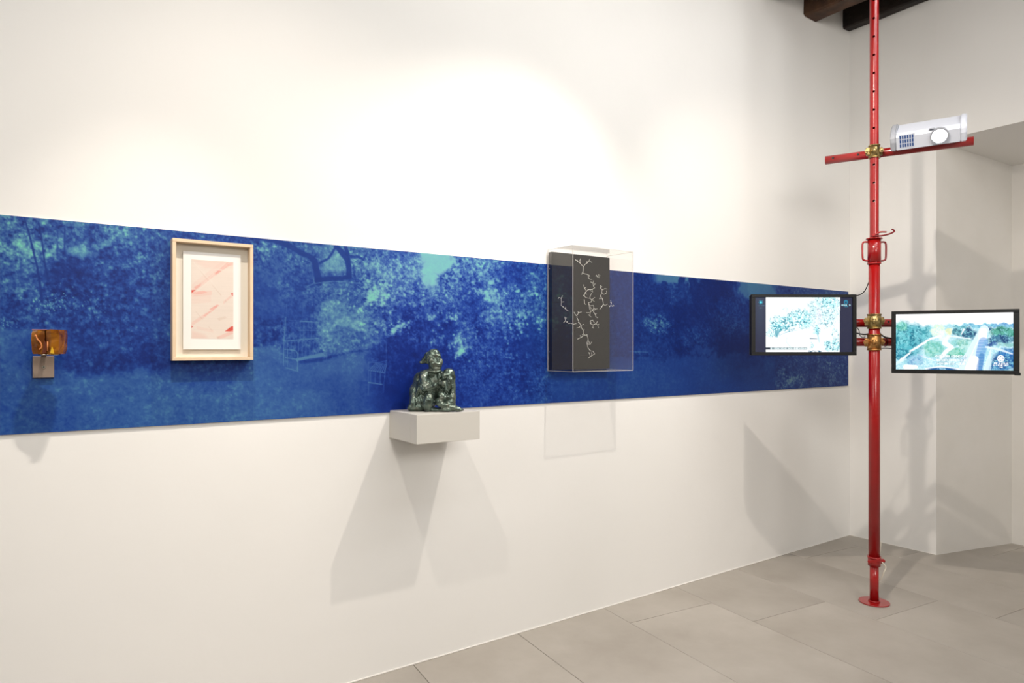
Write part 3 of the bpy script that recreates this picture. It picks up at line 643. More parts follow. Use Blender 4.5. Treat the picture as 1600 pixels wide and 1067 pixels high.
# sheet floating on the backing
sy = fy1 - .016
q = [at_y(286, 392, sy), at_y(376, 545, sy)]
sx0, sx1 = q[0].x, q[1].x; sz1, sz0 = at_y(286, 392, sy).z, at_y(286, 546, sy).z
MB().box((sx0, sy, sz0), (sx1, sy + .002, sz1)).build('paper_sheet', M_PAPER, fr)
MB().box((sx0 + .02, sy + .0021, sz0 + .02), (sx1 - .02, fy1 - .0062, sz1 - .02)).build('spacer', M_BACKING, fr)
def paint_art():
    R, Cn = 190, 100
    U, V = np.meshgrid(np.linspace(0, 500, Cn), np.linspace(0, 975, R))      # authored in a 500 x 975 sheet
    base = np.ones((R, Cn, 4)); base[..., :3] = np.array(srgb(212, 200, 190)[:3])
    n = fbm(U / 160, V / 160, 5, 3); n2 = vnoise(U / 500, V / 9, 4)
    pink = np.array(srgb(214, 164, 154)[:3]); red = np.array(srgb(196, 84, 74)[:3]); lt = np.array(srgb(222, 214, 206)[:3]); gr = np.array(srgb(196, 172, 158)[:3])
    def poly(pts, col, al, soft=7):
        m = np.ones(U.shape); k = len(pts)
        cx = sum(p[0] for p in pts) / k; cy = sum(p[1] for p in pts) / k
        for i in range(k):
            x0, y0 = pts[i]; x1, y1 = pts[(i + 1) % k]; nx, ny = (y1 - y0), -(x1 - x0); L = math.hypot(nx, ny); nx /= L; ny /= L
            if nx * (cx - x0) + ny * (cy - y0) < 0: nx, ny = -nx, -ny
            m = np.minimum(m, np.clip((nx * (U - x0) + ny * (V - y0)) / soft + .5, 0, 1))
        m = (m * al)[..., None]; base[..., :3] = base[..., :3] * (1 - m) + col * m
    band = lambda x0, y0, x1, y1, w, c, a: poly([(x0, y0 - w), (x1, y1 - w), (x1, y1 + w), (x0, y0 + w)], c, a)
    poly([(0, 0), (500, 0), (500, 60), (160, 100)], pink, .22, 40); band(0, 370, 500, -60, 60, pink, .16); band(0, 400, 440, 20, 24, pink, .28)
    poly([(340, 90), (420, 30), (470, 40), (370, 110)], pink, .55); poly([(400, 20), (500, 10), (500, 40), (440, 50)], pink, .5); poly([(270, 150), (330, 115), (350, 125), (285, 180)], pink, .9)
    poly([(300, 120), (360, 115), (330, 145), (290, 175)], red, .25); poly([(30, 340), (110, 290), (110, 320), (50, 370)], pink, .8); poly([(0, 380), (50, 375), (0, 420)], red, 1.0, 5)
    poly([(40, 395), (150, 380), (190, 400), (110, 425), (0, 430)], pink, .75); band(0, 430, 240, 400, 26, pink, .35); band(0, 500, 230, 470, 50, pink, .16)
    poly([(470, 400), (500, 385), (500, 435), (475, 415)], red, .9, 5); band(380, 520, 500, 410, 18, pink, .4); poly([(210, 610), (300, 545), (330, 550), (250, 625)], pink, .95)
    poly([(225, 600), (310, 550), (300, 580)], red, .3); poly([(130, 690), (215, 625), (250, 625), (160, 700)], pink, .8); band(0, 800, 180, 670, 24, pink, .4); poly([(300, 720), (400, 690), (420, 710), (330, 750)], gr, .35)
    poly([(395, 880), (470, 820), (500, 812), (500, 882)], red, 1.0, 5); poly([(0, 815), (22, 825), (0, 845)], red, .9, 5); band(300, 975, 500, 885, 24, pink, .5); poly([(300, 955), (335, 950), (330, 975), (310, 975)], gr, .8)
    poly([(0, 880), (160, 930), (200, 975), (0, 975)], pink, .3, 40); band(60, 840, 260, 880, 20, pink, .18)
    for (x0, y0, x1, y1) in ((100, 130, 195, 250), (240, 300, 350, 425), (50, 640, 130, 735), (200, 820, 240, 870), (400, 480, 410, 510)):
        d = seg_dist(U, V, [(x0, y0, 3), (x1, y1, 9)]); m = (np.clip(.5 - d / 8, 0, 1) * .6)[..., None]; base[..., :3] = base[..., :3] * (1 - m) + gr * m
    for (x0, y0, x1, y1) in ((0, 440, 420, 0), (0, 460, 500, -40), (120, 700, 330, 540), (20, 30, 300, 330), (260, 110, 500, 100), (380, 885, 500, 883)):
        d = seg_dist(U, V, [(x0, y0, 1), (x1, y1, 1)]); m = (np.clip(.6 - d / 7, 0, 1) * .55)[..., None]; base[..., :3] = base[..., :3] * (1 - m) + lt * m
    base[..., :3] *= (1 + (n2[..., None] - .5) * .04) * (1 + (n[..., None] - .5) * .06)
    return base
ax0, ax1 = at_y(299, 470, sy - .0003).x, at_y(364.5, 470, sy - .0003).x
az1, az0 = at_y(299, 405, sy).z, at_y(299, 529, sy).z
base = paint_art(); R, Cn = base.shape[:2]
XX, ZZ = np.meshgrid(np.linspace(ax0, ax1, Cn), np.linspace(az1, az0, R))
link_mesh('print_area', grid_mesh('print_area', np.stack([XX, np.full_like(XX, sy - .0004), ZZ], -1), np.clip(base, 0, 1)), M_ART, fr)

# ------------------------------------------------------------------ grey wall shelf
sh = root('wall_shelf', (1.456, D, 1.05), 'pale grey painted box shelf fixed to the wall under the bronze figure', 'shelf')
MB().box((1.300, 2.544, 1.0505), (1.612, 2.600, 1.1742), bevel=.0012).build('front_board', M_GREY, sh)
MB().box((1.300, 2.6003, 1.0515), (1.612, PY - .001 if False else D - .0006, 1.1742), bevel=.0008).build('body', M_GREY, sh)
MB().box((1.345, 2.70, 1.040), (1.42, D - .0006, 1.0512)).build('wall_bracket', M_BLACKM, sh)

# ------------------------------------------------------------------ bronze figure
def bronze():
    m = mat('dark_bronze', srgb(74, 84, 78), 0.27, metal=0.72, spec=0.6, bump=(160, 0.35, 0.003))
    nt = m.node_tree; b = nt.nodes['Principled BSDF']; tc = nt.nodes.new('ShaderNodeTexCoord')
    n = nt.nodes.new('ShaderNodeTexNoise'); n.inputs['Scale'].default_value = 26; n.inputs['Detail'].default_value = 5
    r = nt.nodes.new('ShaderNodeValToRGB'); e = r.color_ramp.elements
    e[0].position = .32; e[0].color = srgb(58, 65, 60); e[1].position = .68; e[1].color = srgb(120, 125, 114)
    k = e.new(.5); k.color = srgb(96, 112, 104)
    nt.links.new(tc.outputs['Object'], n.inputs['Vector']); nt.links.new(n.outputs['Fac'], r.inputs[0]); nt.links.new(r.outputs[0], b.inputs['Base Color'])
    return m
def make_figure():
    base = Vector((1.451, 2.655, 1.1745))
    S_ = .000308; O = Matrix.Translation(base) @ Matrix(((RD.x, VD.x, 0, 0), (RD.y, VD.y, 0, 0), (0, 0, 1, 0), (0, 0, 0, 1)))
    mb = MB()
    def E(X, Y, rx, ry, dep=0, rd=None, tilt=0):
        rd = rd if rd is not None else (rx + ry) / 2
        rot = Matrix.Rotation(math.radians(tilt), 3, 'Y')
        mb.ell(((X - 487) * S_, dep * S_, (1000 - Y) * S_), (rx * S_, rd * S_, ry * S_), rot, 20, 14)
    def L(p, q, r0, r1, n=13):                      # tapered limb
        for i in range(n):
            t = i / (n - 1); r = r0 + (r1 - r0) * t
            E(p[0] + (q[0] - p[0]) * t, p[1] + (q[1] - p[1]) * t, r, r, p[2] + (q[2] - p[2]) * t, r)
    # back, hips, haunch
    E(320, 560, 120, 150, 40, 130, -12); E(275, 690, 140, 190, 50, 150, -8); E(245, 850, 145, 160, 40, 160); E(235, 930, 145, 80, 40, 170)
    E(360, 800, 150, 190, 60, 150); E(430, 620, 120, 190, 50, 110); E(500, 560, 80, 150, 30, 90)
    E(265, 580, 105, 140, 30, 120, -14); E(195, 770, 95, 170, 30, 130, -8); E(400, 470, 130, 80, 40, 110); E(560, 720, 60, 140, 20, 70); E(640, 700, 60, 160, 0, 60); E(330, 640, 130, 150, -20, 130)
    # shoulder and far-side arm
    E(335, 475, 80, 70, -30, 80); E(395, 470, 90, 60, 20, 90); E(520, 470, 100, 60, 70, 80)
    L((320, 510, -70), (345, 670, -120), 62, 52); L((345, 670, -120), (480, 640, -150), 50, 34)     # near upper arm, forearm
    E(488, 625, 36, 30, -155, 34, 20); E(505, 610, 14, 30, -160, 15, 20)
    # near haunch/knee: the big oval, with the second flank fold
    E(395, 860, 82, 140, -120, 90, 8); E(180, 880, 62, 120, -70, 80, -6); E(150, 940, 62, 66, -60, 80)
    E(250, 700, 36, 110, -95, 40, 14); E(420, 690, 50, 40, -130, 40)
    # neck, scarf folds
    E(470, 410, 96, 66, 10, 84); E(450, 432, 108, 24, -10, 96, 12); E(510, 432, 66, 24, -40, 60, -14)
    E(540, 520, 40, 90, -20, 60)
    # head, turned to the right
    E(455, 240, 112, 134, 0, 106); E(482, 312, 106, 120, -20, 94); E(470, 165, 74, 62, 0, 72)
    E(505, 195, 62, 26, -74, 30, 10)          # brow
    E(430, 270, 34, 46, -88, 26, 30)          # cheek fold
    E(528, 262, 18, 34, -94, 20, -8)          # nose
    E(536, 286, 25, 13, -92, 22)             # nose wings
    E(470, 224, 22, 12, -84, 14, 8); E(560, 222, 14, 11, -62, 12)     # eyeballs
    E(515, 318, 52, 15, -96, 20, -6); E(512, 345, 46, 14, -92, 22, -6)      # lips
    E(500, 385, 56, 34, -72, 36)              # chin
    E(575, 290, 20, 44, -50, 30)              # far cheek
    # ear flap / knotted cloth to the left
    E(352, 235, 46, 84, 10, 40, 12); E(318, 270, 40, 52, 10, 30, 34); E(275, 302, 36, 22, 8, 22, 20); E(362, 180, 28, 30, -10, 30); E(375, 250, 20, 70, -55, 24, 6)
    # far knee raised, with hand upon it
    L((520, 700, 60), (672, 470, -20), 70, 74); E(672, 455, 84, 72, -20, 80); E(710, 470, 56, 80, -20, 66)
    L((715, 500, -10), (735, 880, -40), 58, 46); E(728, 800, 56, 110, -30, 60)
    L((600, 490, -70), (690, 470, -95), 34, 30); E(640, 480, 62, 34, -90, 34, -10)              # hand on the knee
    for k in range(4): L((600 + k * 26, 492 - k * 6, -118), (606 + k * 27, 530 - k * 6, -124), 13, 10, 4)
    L((560, 600, -60), (690, 560, -90), 40, 44); L((700, 540, -100), (655, 700, -110), 44, 40)    # crossed forearm
    E(620, 610, 50, 60, -90, 46, -20)
    # hands and lower folds between the legs
    E(590, 760, 60, 40, -110, 44); E(640, 800, 80, 50, -90, 60); E(555, 860, 70, 66, -120, 56); E(610, 900, 100, 44, -130, 60, 4); E(690, 860, 60, 50, -80, 50)
    for k in range(4): L((560 + 22 * k, 770, -150), (566 + 23 * k, 805 + 4 * k, -158), 12, 9, 4)
    # feet
    E(720, 940, 110, 52, -110, 62, 8); E(800, 955, 80, 38, -130, 48, 10); E(655, 965, 90, 34, -130, 56)
    for k in range(4): E(850 + k * 9, 968 + k * 2, 26, 18, -160 + 24 * k, 14)
    E(480, 970, 120, 30, -60, 90); E(560, 975, 150, 26, 0, 150)
    bmesh.ops.transform(mb.bm, matrix=O, verts=mb.bm.verts)
    me = bpy.data.meshes.new('tmp'); mb.bm.to_mesh(me); mb.bm.free()
    ob = bpy.data.objects.new('tmp', me); COL.objects.link(ob)
    md = ob.modifiers.new('r', 'REMESH'); md.mode = 'VOXEL'; md.voxel_size = 0.0022
    sm = ob.modifiers.new('s', 'SMOOTH'); sm.factor = .5; sm.iterations = 3
    dg = bpy.context.evaluated_depsgraph_get(); new = bpy.data.meshes.new_from_object(ob.evaluated_get(dg))
    bpy.data.objects.remove(ob); bpy.data.meshes.remove(me)
    # hand-modelled bronze: lumps and gouges
    nv = len(new.vertices); co = np.empty(nv * 3, np.float32); no = np.empty(nv * 3, np.float32)
    new.vertices.foreach_get('co', co); new.vertex_normals.foreach_get('vector', no); co = co.reshape(-1, 3); no = no.reshape(-1, 3)
    dn = np.array([mnoise.noise(Vector(p) * 55) * .0016 + mnoise.noise(Vector(p) * 120) * .0014 for p in co], np.float32)
    co = co + no * dn[:, None]; co[:, 2] = np.maximum(co[:, 2], base.z)
    new.vertices.foreach_set('co', co.reshape(-1)); new.update()
    for p in new.polygons: p.use_smooth = True
    return link_mesh('bronze_figure', new, bronze(), None, label='dark glossy bronze figure crouching with raised knee on the grey shelf', cat='statue')
make_figure()

# ------------------------------------------------------------------ acrylic case with the black board
cx0, cx1, cy0, cy1, cz0, cz1 = 2.196, 2.616, 2.599, PY - .0006, 1.3355, 1.968
case = root('acrylic_case', ((cx0 + cx1) / 2, D, cz0), 'clear acrylic wall case with black back board right of the bronze figure', 'display case')
t = .004
def pane(nm, lo, hi): return MB().box(lo, hi).build(nm, M_ACRYL, case)
MB().box((cx0 + t + .001, cy1 - .030, cz0 + t + .001), (cx1 - t - .001, cy1 - .001, cz1 - t - .008), bevel=.001).build('back_board', M_BOARD, case)
def sheet(nm, pts): b = MB(); b.poly(pts); return b.build(nm, M_ACRYL, case)
sheet('front_pane', [(cx0, cy0, cz0), (cx1, cy0, cz0), (cx1, cy0, cz1), (cx0, cy0, cz1)])
sheet('side_pane', [(cx0, cy0, cz0), (cx0, cy1, cz0), (cx0, cy1, cz1), (cx0, cy0, cz1)])
sheet('side_pane', [(cx1, cy0, cz0), (cx1, cy1, cz0), (cx1, cy1, cz1), (cx1, cy0, cz1)])
sheet('top_pane', [(cx0, cy0, cz1), (cx1, cy0, cz1), (cx1, cy1, cz1), (cx0, cy1, cz1)])
sheet('bottom_pane', [(cx0, cy0, cz0), (cx1, cy0, cz0), (cx1, cy1, cz0), (cx0, cy1, cz0)])
e = .0012
for (a, b) in (((cx0, cy0, cz0), (cx0, cy0, cz1)), ((cx1, cy0, cz0), (cx1, cy0, cz1)), ((cx0, cy0, cz1), (cx1, cy0, cz1)), ((cx0, cy0, cz0), (cx1, cy0, cz0)),
               ((cx0, cy0, cz1), (cx0, cy1, cz1)), ((cx0, cy0, cz0), (cx0, cy1, cz0)), ((cx1, cy0, cz1), (cx1, cy1, cz1)), ((cx1, cy0, cz0), (cx1, cy1, cz0)),
               ((cx0, cy1 - .002, cz0), (cx0, cy1 - .002, cz1)), ((cx1, cy1 - .002, cz0), (cx1, cy1 - .002, cz1))):
    lo = [min(p, q_) - e for p, q_ in zip(a, b)]; hi = [max(p, q_) + e for p, q_ in zip(a, b)]
    lo[1] = max(lo[1], cy0 - e); hi[1] = min(hi[1], cy1)
    MB().box(lo, hi).build('polished_edge', M_EDGE, case)
for x_, s_ in ((cx0, -1), (cx1, 1)):
    for z_ in (1.435, 1.868):
        MB().cyl((x_, cy1 - .016, z_), (x_ + s_ * .0022, cy1 - .016, z_), .0032, seg=12).build('screw', M_CHROME, case)
# silver wire branches standing off the board
ZS = 5.62
tw = root('wire_branches', (2.42, 2.70, 1.40), 'branching silver wire twigs floating before the black board in the acrylic case', 'sculpture')
branches = [
 [[(222,90),(240,105),(262,120),(288,150),(287,190),(275,215)],[(288,150),(305,128),(322,118),(340,98),(362,112)],[(240,105),(236,92)],[(262,120),(258,95),(265,80)],[(262,120),(250,108)],[(340,98),(345,82)],[(322,118),(320,105)],[(287,205),(300,212),(330,218),(345,236)],[(330,218),(335,250),(350,262),(364,262)],[(345,236),(342,225)]],
 [[(355,285),(375,295),(378,320),(388,335)],[(375,295),(378,275)],[(378,320),(392,300)],[(388,335),(365,350),(330,352),(318,365)],[(318,365),(300,340),(292,310)],[(318,365),(303,380),(298,410),(315,422),(345,428)],[(300,340),(312,330)],[(298,410),(290,400)],[(345,428),(352,400),(362,385)],[(345,428),(365,440),(385,455)],[(365,440),(388,420)],[(365,440),(358,460),(335,465)],[(335,465),(340,490),(345,520),(355,545)],[(352,360),(370,372),(368,350)],[(303,380),(318,392)],[(298,440),(300,475),(312,480)]],
 [[(350,492),(378,490),(382,515),(365,535),(350,550)],[(365,535),(385,530),(410,518)],[(382,515),(398,522)],[(350,550),(345,580),(358,590)],[(350,550),(330,555),(318,552)],[(345,580),(335,572)],[(378,545),(395,570),(400,590),(414,598)],[(395,570),(404,560)],[(358,520),(352,505)]],
 [[(436,330),(446,345),(455,352),(452,380),(470,392)],[(446,345),(440,315),(452,325)],[(455,352),(480,342),(496,345)],[(470,392),(495,380),(492,362)],[(452,380),(440,405),(455,430),(462,455)],[(440,405),(432,432),(445,430)],[(462,455),(465,480),(450,505),(435,522)],[(465,480),(480,490),(500,478)],[(462,455),(458,432)],[(450,505),(445,498)]],
 [[(520,500),(530,490),(545,497),(558,492)],[(530,490),(536,470),(530,445)],[(536,470),(528,462)],[(545,497),(550,485)],[(520,500),(514,490)]],
 [[(404,225),(415,240),(430,246)],[(415,240),(425,218)],[(404,225),(400,232)],[(430,232),(436,226)]],
 [[(350,625),(352,650),(375,660),(378,690)],[(350,625),(372,620),(385,640)],[(375,660),(400,650),(416,662),(422,688)],[(400,650),(412,632)],[(416,662),(424,655)],[(378,690),(368,680)],[(352,650),(360,640)]],
 [[(75,420),(95,428),(97,460),(95,490),(118,508),(132,520),(155,538)],[(95,428),(105,405)],[(97,460),(118,458)],[(118,508),(112,498)],[(132,520),(134,506)],[(132,520),(145,534)],[(75,420),(70,428)]],
 [[(128,592),(132,625),(145,638),(160,648),(180,645),(198,655)],[(132,625),(118,640)],[(132,612),(140,600)],[(145,638),(150,630)]],
 [[(208,550),(222,575),(238,572),(246,555),(270,548)],[(222,575),(235,585)],[(208,550),(215,562)],[(246,555),(242,546)],[(238,605),(250,635),(268,665),(275,690),(288,710),(290,740)],[(268,665),(292,655)],[(268,665),(250,685),(232,688)],[(275,690),(262,688)],[(250,635),(245,640)],[(200,655),(225,650)],[(288,710),(296,700)],[(238,605),(232,598)]],
 [[(290,740),(300,748),(325,760),(332,790),(320,820),(330,862),(350,888),(375,892)],[(300,748),(270,770),(240,785)],[(270,770),(262,755)],[(325,760),(315,745),(328,748)],[(332,800),(350,830),(362,812)],[(320,820),(340,832)],[(350,888),(345,875)],[(240,785),(250,778)],[(290,740),(280,748)]],
 [[(335,905),(345,915),(340,905)],[(375,892),(388,915),(365,930),(345,942),(335,952)],[(365,930),(362,905)],[(388,915),(378,922)],[(345,915),(348,935)]],
]
rb = random.Random(3)
for cl in branches:
    mb = MB(); dep = rb.uniform(2.655, 2.70)
    for pl in cl:
        pts = [at_y(860 + x_ / ZS, 390 + y_ / ZS, dep + rb.uniform(-.004, .004)) for x_, y_ in pl]
        mb.tube(pts, [.0010] * (len(pts) - 1) + [.0007], seg=5)
        for p in pts: mb.ell(p, (.0015,) * 3, None, 6, 4)
    mb.build('branch', M_SILVER, tw)
# fine pins that hold the clusters off the board
for x_, y_ in ((288, 150), (345, 428), (350, 550), (455, 352), (536, 470), (415, 240), (375, 660), (97, 460), (160, 648), (268, 665), (325, 760), (365, 930)):
    p = at_y(860 + x_ / ZS, 390 + y_ / ZS, 2.68); MB().cyl(p, (p.x, cy1 - .0302 if p.x < cx1 - .006 else cy1, p.z), .0005, seg=5).build('pin', M_BLACKM, tw)

# ------------------------------------------------------------------ red telescopic steel prop
PX_, PY_ = 3.926, 1.986
pc = lambda z: Vector((PX_, PY_, z))
PD = 3.881
zp = lambda py: CAM_H + (545 - py) / FPX * PD
prop = root('steel_prop', (PX_, PY_, 0), 'tall red steel telescopic prop standing on the floor and rising to the beams', 'prop')
toc = (Vector((0, 0, 0)) - Vector((PX_, PY_, 0))).normalized()      # towards the camera
side = Vector((-toc.y, toc.x, 0))
MB().cyl(pc(.0005), pc(.0065), .080, seg=56).build('base_plate', M_RED, prop)
MB().tube([pc(.010) + (toc * math.cos(a) + side * math.sin(a)) * .027 for a in np.linspace(0, 2 * math.pi, 33)], .0045, seg=6, caps=False).build('weld_bead', M_RED, prop)
MB().pipe(pc(.0066), pc(.24), .0235, .020).build('lower_tube', M_RED, prop)
MB().pipe(pc(.224), pc(zp(412)), .0299, .0262).build('outer_tube', M_RED, prop)
mb = MB(); mb.pipe(pc(.212), pc(.262), .0335, .0302 - .006); mb.pipe(pc(.255), pc(.265), .036, .0301)
sl = mb.build('foot_sleeve', M_RED, prop)
pd = (side * -.85 + toc * .5).normalized()
pd = pd if pd.dot(RD) > 0 else -pd
mb = MB(); mb.cyl(pc(.236) + pd * .030, pc(.236) + pd * .052, .015, seg=6, smooth=False); mb.cyl(pc(.236) + pd * .052, pc(.236) + pd * .060, .009, seg=16)
mb.build('clamp_nut', M_RED, sl)
MB().box((-.004, -.034, -.008), (.004, .034, .008), M=Matrix.Translation(pc(.246) + toc * .030) @ (Matrix(((toc.x, side.x, 0), (toc.y, side.y, 0), (0, 0, 1))) @ Matrix.Rotation(.35, 3, 'X')).to_4x4(), bevel=.002).build('wedge', M_RED, sl)
# collar with two loop handles
zc0, zc1 = zp(412), zp(374)
mb = MB(); mb.pipe(pc(zc0), pc(zc1), .0345, .0262, seg=40); mb.pipe(pc(zc0 - .004), pc(zc0 + .006), .0358, .0302, seg=40); mb.pipe(pc(zc1), pc(zc1 + .006), .043, .0245, seg=40)
col_ = mb.build('collar', M_RED, prop)
for s_ in (-1, 1):
    d = RD * s_
    MB().tube(spline([pc(zc1 - .016) + d * .034, pc(zc1 - .015) + d * .056, pc(zc1 - .026) + d * .0665, pc((zc0 + zc1) / 2) + d * .0675, pc(zc0 + .030) + d * .0655, pc(zc0 + .019) + d * .056, pc(zc0 + .016) + d * .034], 6), .0052, seg=10).build('handle', M_RED if s_ < 0 else M_DARKRED, col_)
# pin with hooked tail
h = zc1 + .013
MB().tube(spline([pc(h + .002) - RD * .018 + toc * .030, pc(h + .001) + RD * .010 + toc * .036, pc(h + .004) + RD * .045 + toc * .030, pc(h + .016) + RD * .085 + toc * .012, pc(h + .032) + RD * .114, pc(h + .042) + RD * .108, pc(h + .044) + RD * .100], 6), .0048, seg=9).build('locking_pin', M_DARKRED, prop)
MB().tube(spline([pc(h) - RD * .012 + toc * .034, pc(h + .014) + RD * .014 + toc * .036, pc(h + .024) + RD * .035 + toc * .03, pc(h + .026) + RD * .068 + toc * .02], 5), .0045, seg=9).build('pin_tail', M_RED, prop)
# inner tube with pin holes (real holes)
tubeb = MB(); tubeb.pipe(pc(zc1 + .007), pc(ZC - .002), .0236, .0198, seg=48)
me_t = bpy.data.meshes.new('t'); bmesh.ops.recalc_face_normals(tubeb.bm, faces=tubeb.bm.faces); tubeb.bm.to_mesh(me_t); tubeb.bm.free()
cut = MB(); hd = (toc * .995 + RD * -.10).normalized()
for k in range(13):
    py = -26 + 28.45 * k
    if py > 352: break
    z = zp(py); cut.cyl(pc(z) + hd * .012, pc(z) + hd * .05, .0068, seg=16)
    cut.cyl(pc(z) - hd * .012, pc(z) - hd * .05, .0068, seg=16)
me_c = bpy.data.meshes.new('c'); bmesh.ops.recalc_face_normals(cut.bm, faces=cut.bm.faces); cut.bm.to_mesh(me_c); cut.bm.free()
ot = bpy.data.objects.new('t', me_t); oc = bpy.data.objects.new('c', me_c); COL.objects.link(ot); COL.objects.link(oc)
bo = ot.modifiers.new('b', 'BOOLEAN'); bo.operation = 'DIFFERENCE'; bo.object = oc; bo.solver = 'EXACT'
me_n = bpy.data.meshes.new_from_object(ot.evaluated_get(bpy.context.evaluated_depsgraph_get()))
bpy.data.objects.remove(ot); bpy.data.objects.remove(oc)
try: me_n.set_sharp_from_angle(angle=math.radians(40))
except Exception: pass
me_n.name = 'inner_tube'; me_n.materials.clear()
link_mesh('inner_tube', me_n, M_RED, prop)

# ------------------------------------------------------------------ red cross tubes
def red_bar(pa, pb, label, holes=()):
    pa = Vector(pa); pb = Vector(pb)
    r = root('cross_tube', (pa + pb) / 2, label, 'tube', group='red cross tubes clamped to the prop')
    MB().pipe(pa, pb, .0242, .0205, seg=36).build('tube', M_RED, r)
    d = (pb - pa).normalized()
    for t_ in holes:
        p = pa + (pb - pa) * t_; n = (Vector((0, 0, CAM_H)) - p); n = (n - d * n.dot(d)).normalized(); n = (n + Vector((0, 0, .35))).normalized(); n = (n - d * n.dot(d)).normalized()
        MB().cyl(p + n * .0235, p + n * .0246, .0066, seg=14).build('hole', M_BLACKM, r)
    return r
BA, BB = at_depth(1291, 253.8, 4.098), at_depth(1520.5, 223.0, 3.716)
zz = (BA.z + BB.z) / 2; BA.z = BB.z = zz
# slide the bar so that it passes just behind the prop
dirb = (BB - BA).normalized(); nb = Vector((-dirb.y, dirb.x, 0)); off = nb.dot(Vector((PX_, PY_, 0)) - Vector((BA.x, BA.y, 0)))
away = -nb if nb.dot(toc) > 0 else nb
need = .0500
cur = (Vector((BA.x, BA.y, 0)) - Vector((PX_, PY_, 0))).dot(away)
BA += away * (need - cur); BB += away * (need - cur)
red_bar(BA, BB, 'short red tube clamped across the prop high up, carrying the projector', holes=(.06, .24, .56))
LBZ1, LBZ2 = 1.600, 1.4895
def low_bar(z, x0, x1, label, holes=()):
    a = at_depth(x0, 545, 3.956); b = at_depth(x1, 545, 3.956); a.z = b.z = z
    return red_bar(a, b, label, holes)
low_bar(LBZ1, 1236, 1462, 'upper of the two red tubes between the screens', holes=(.66,))
low_bar(LBZ2, 1256, 1480, 'lower of the two red tubes between the screens')

# ------------------------------------------------------------------ scaffold clamps
def clamp(z, bardir, boff, label, m, rp=.0315, h_=.062, seed=0):
    """coupler: a shell round the prop, a saddle round the bar, lugs, bolts and nuts"""
    rnd = random.Random(seed)
    bar = pc(z) - toc * boff
    r = root('scaffold_clamp', pc(z - h_ / 2), label, 'clamp', group='scaffold clamps on the red prop')
    mb = MB(); mb.pipe(pc(z - h_ / 2), pc(z + h_ / 2), rp + .0045, rp - .0008, seg=32)
    mb.pipe(pc(z - h_ / 2 - .001), pc(z - h_ / 2 + .005), rp + .0065, rp, seg=32); mb.pipe(pc(z + h_ / 2 - .005), pc(z + h_ / 2 + .001), rp + .0065, rp, seg=32)
    body = mb.build('shell', m, r)
    bd = Vector(bardir).normalized()
    for s_ in (-1, 1):
        sd = RD * s_
        c = pc(z + .002 * s_) + sd * (rp + .011) + toc * .004
        X_ = Matrix(((sd.x, toc.x, 0, c.x), (sd.y, toc.y, 0, c.y), (0, 0, 1, c.z), (0, 0, 0, 1)))
        MB().box((-.014, -.012, -.023), (.014, .012, .023), M=X_, bevel=.006, seg=2).build('lug', m, r)
        cb = pc(z + rnd.uniform(-.004, .004)) + sd * (rp + .016)
        MB().cyl(cb - toc * .018, cb + toc * .022, .0052, seg=12).build('bolt', m, r)
        MB().cyl(cb + toc * .0225, cb + toc * .031, .0145, .0130, seg=6, smooth=False).build('nut', m, r)
        MB().cyl(cb + toc * .0312, cb + toc * .038, .0055, seg=10).build('bolt_tip', m, r)
    c = pc(z)
    # saddle on the bar behind
    cb = Vector((PX_, PY_, z)) - toc * boff
    MB().pipe(cb - bd * .026, cb + bd * .026, .0292, .0246, seg=28).build('saddle', m, r)
    # embossed boss on the front
    MB().ell(c + toc * (rp + .003), (.013, .013, .016), None, 14, 8).build('boss', m, r)
    return r
clamp(zz, dirb, .0500 / max(.2, abs(away.dot(-toc))), 'yellow zinc scaffold clamp holding the high red tube under the projector', M_ZINC, rp=.0244, h_=.072, seed=1)
clamp(1.607, RD, .0700, 'upper zinc scaffold clamp between the two screens', M_ZINC, seed=2, h_=.082)
clamp(1.488, RD, .0700, 'lower brassy scaffold clamp between the two screens', M_BRASS, seed=3, h_=.090)

# ------------------------------------------------------------------ the two screens
def glyph_line(C, U, V, x0, x1, y, h, col, seed, al=1.0):
    rnd = np.random.RandomState(seed); x = x0
    while x < x1:
        wch = h * rnd.uniform(.35, .75)
        if rnd.rand() < .14: x += h * .5; continue
        k = rnd.randint(4)
        m = (U > x) & (U < x + wch * .8) & (V > y - h / 2) & (V < y + h / 2)
        if k == 0: m &= (np.abs(U - x - wch * .2) < wch * .14) | (np.abs(V - y) < h * .12)
        elif k == 1: m &= (np.abs(V - y) > h * .3) | (U < x + wch * .3)
        elif k == 2: m &= (np.hypot((U - x - wch * .4) / (wch * .4), (V - y) / (h * .5)) > .5)
        C[m] = C[m] * (1 - al) + np.array(col) * al
        x += wch
def put(C, m, col):
    m = np.asarray(m)[..., None]; C[...] = C * (1 - m) + np.zeros(3) + (np.array(col)[:3] if np.ndim(col) else col) * m
def lin(*c): return np.array(srgb(*c)[:3])
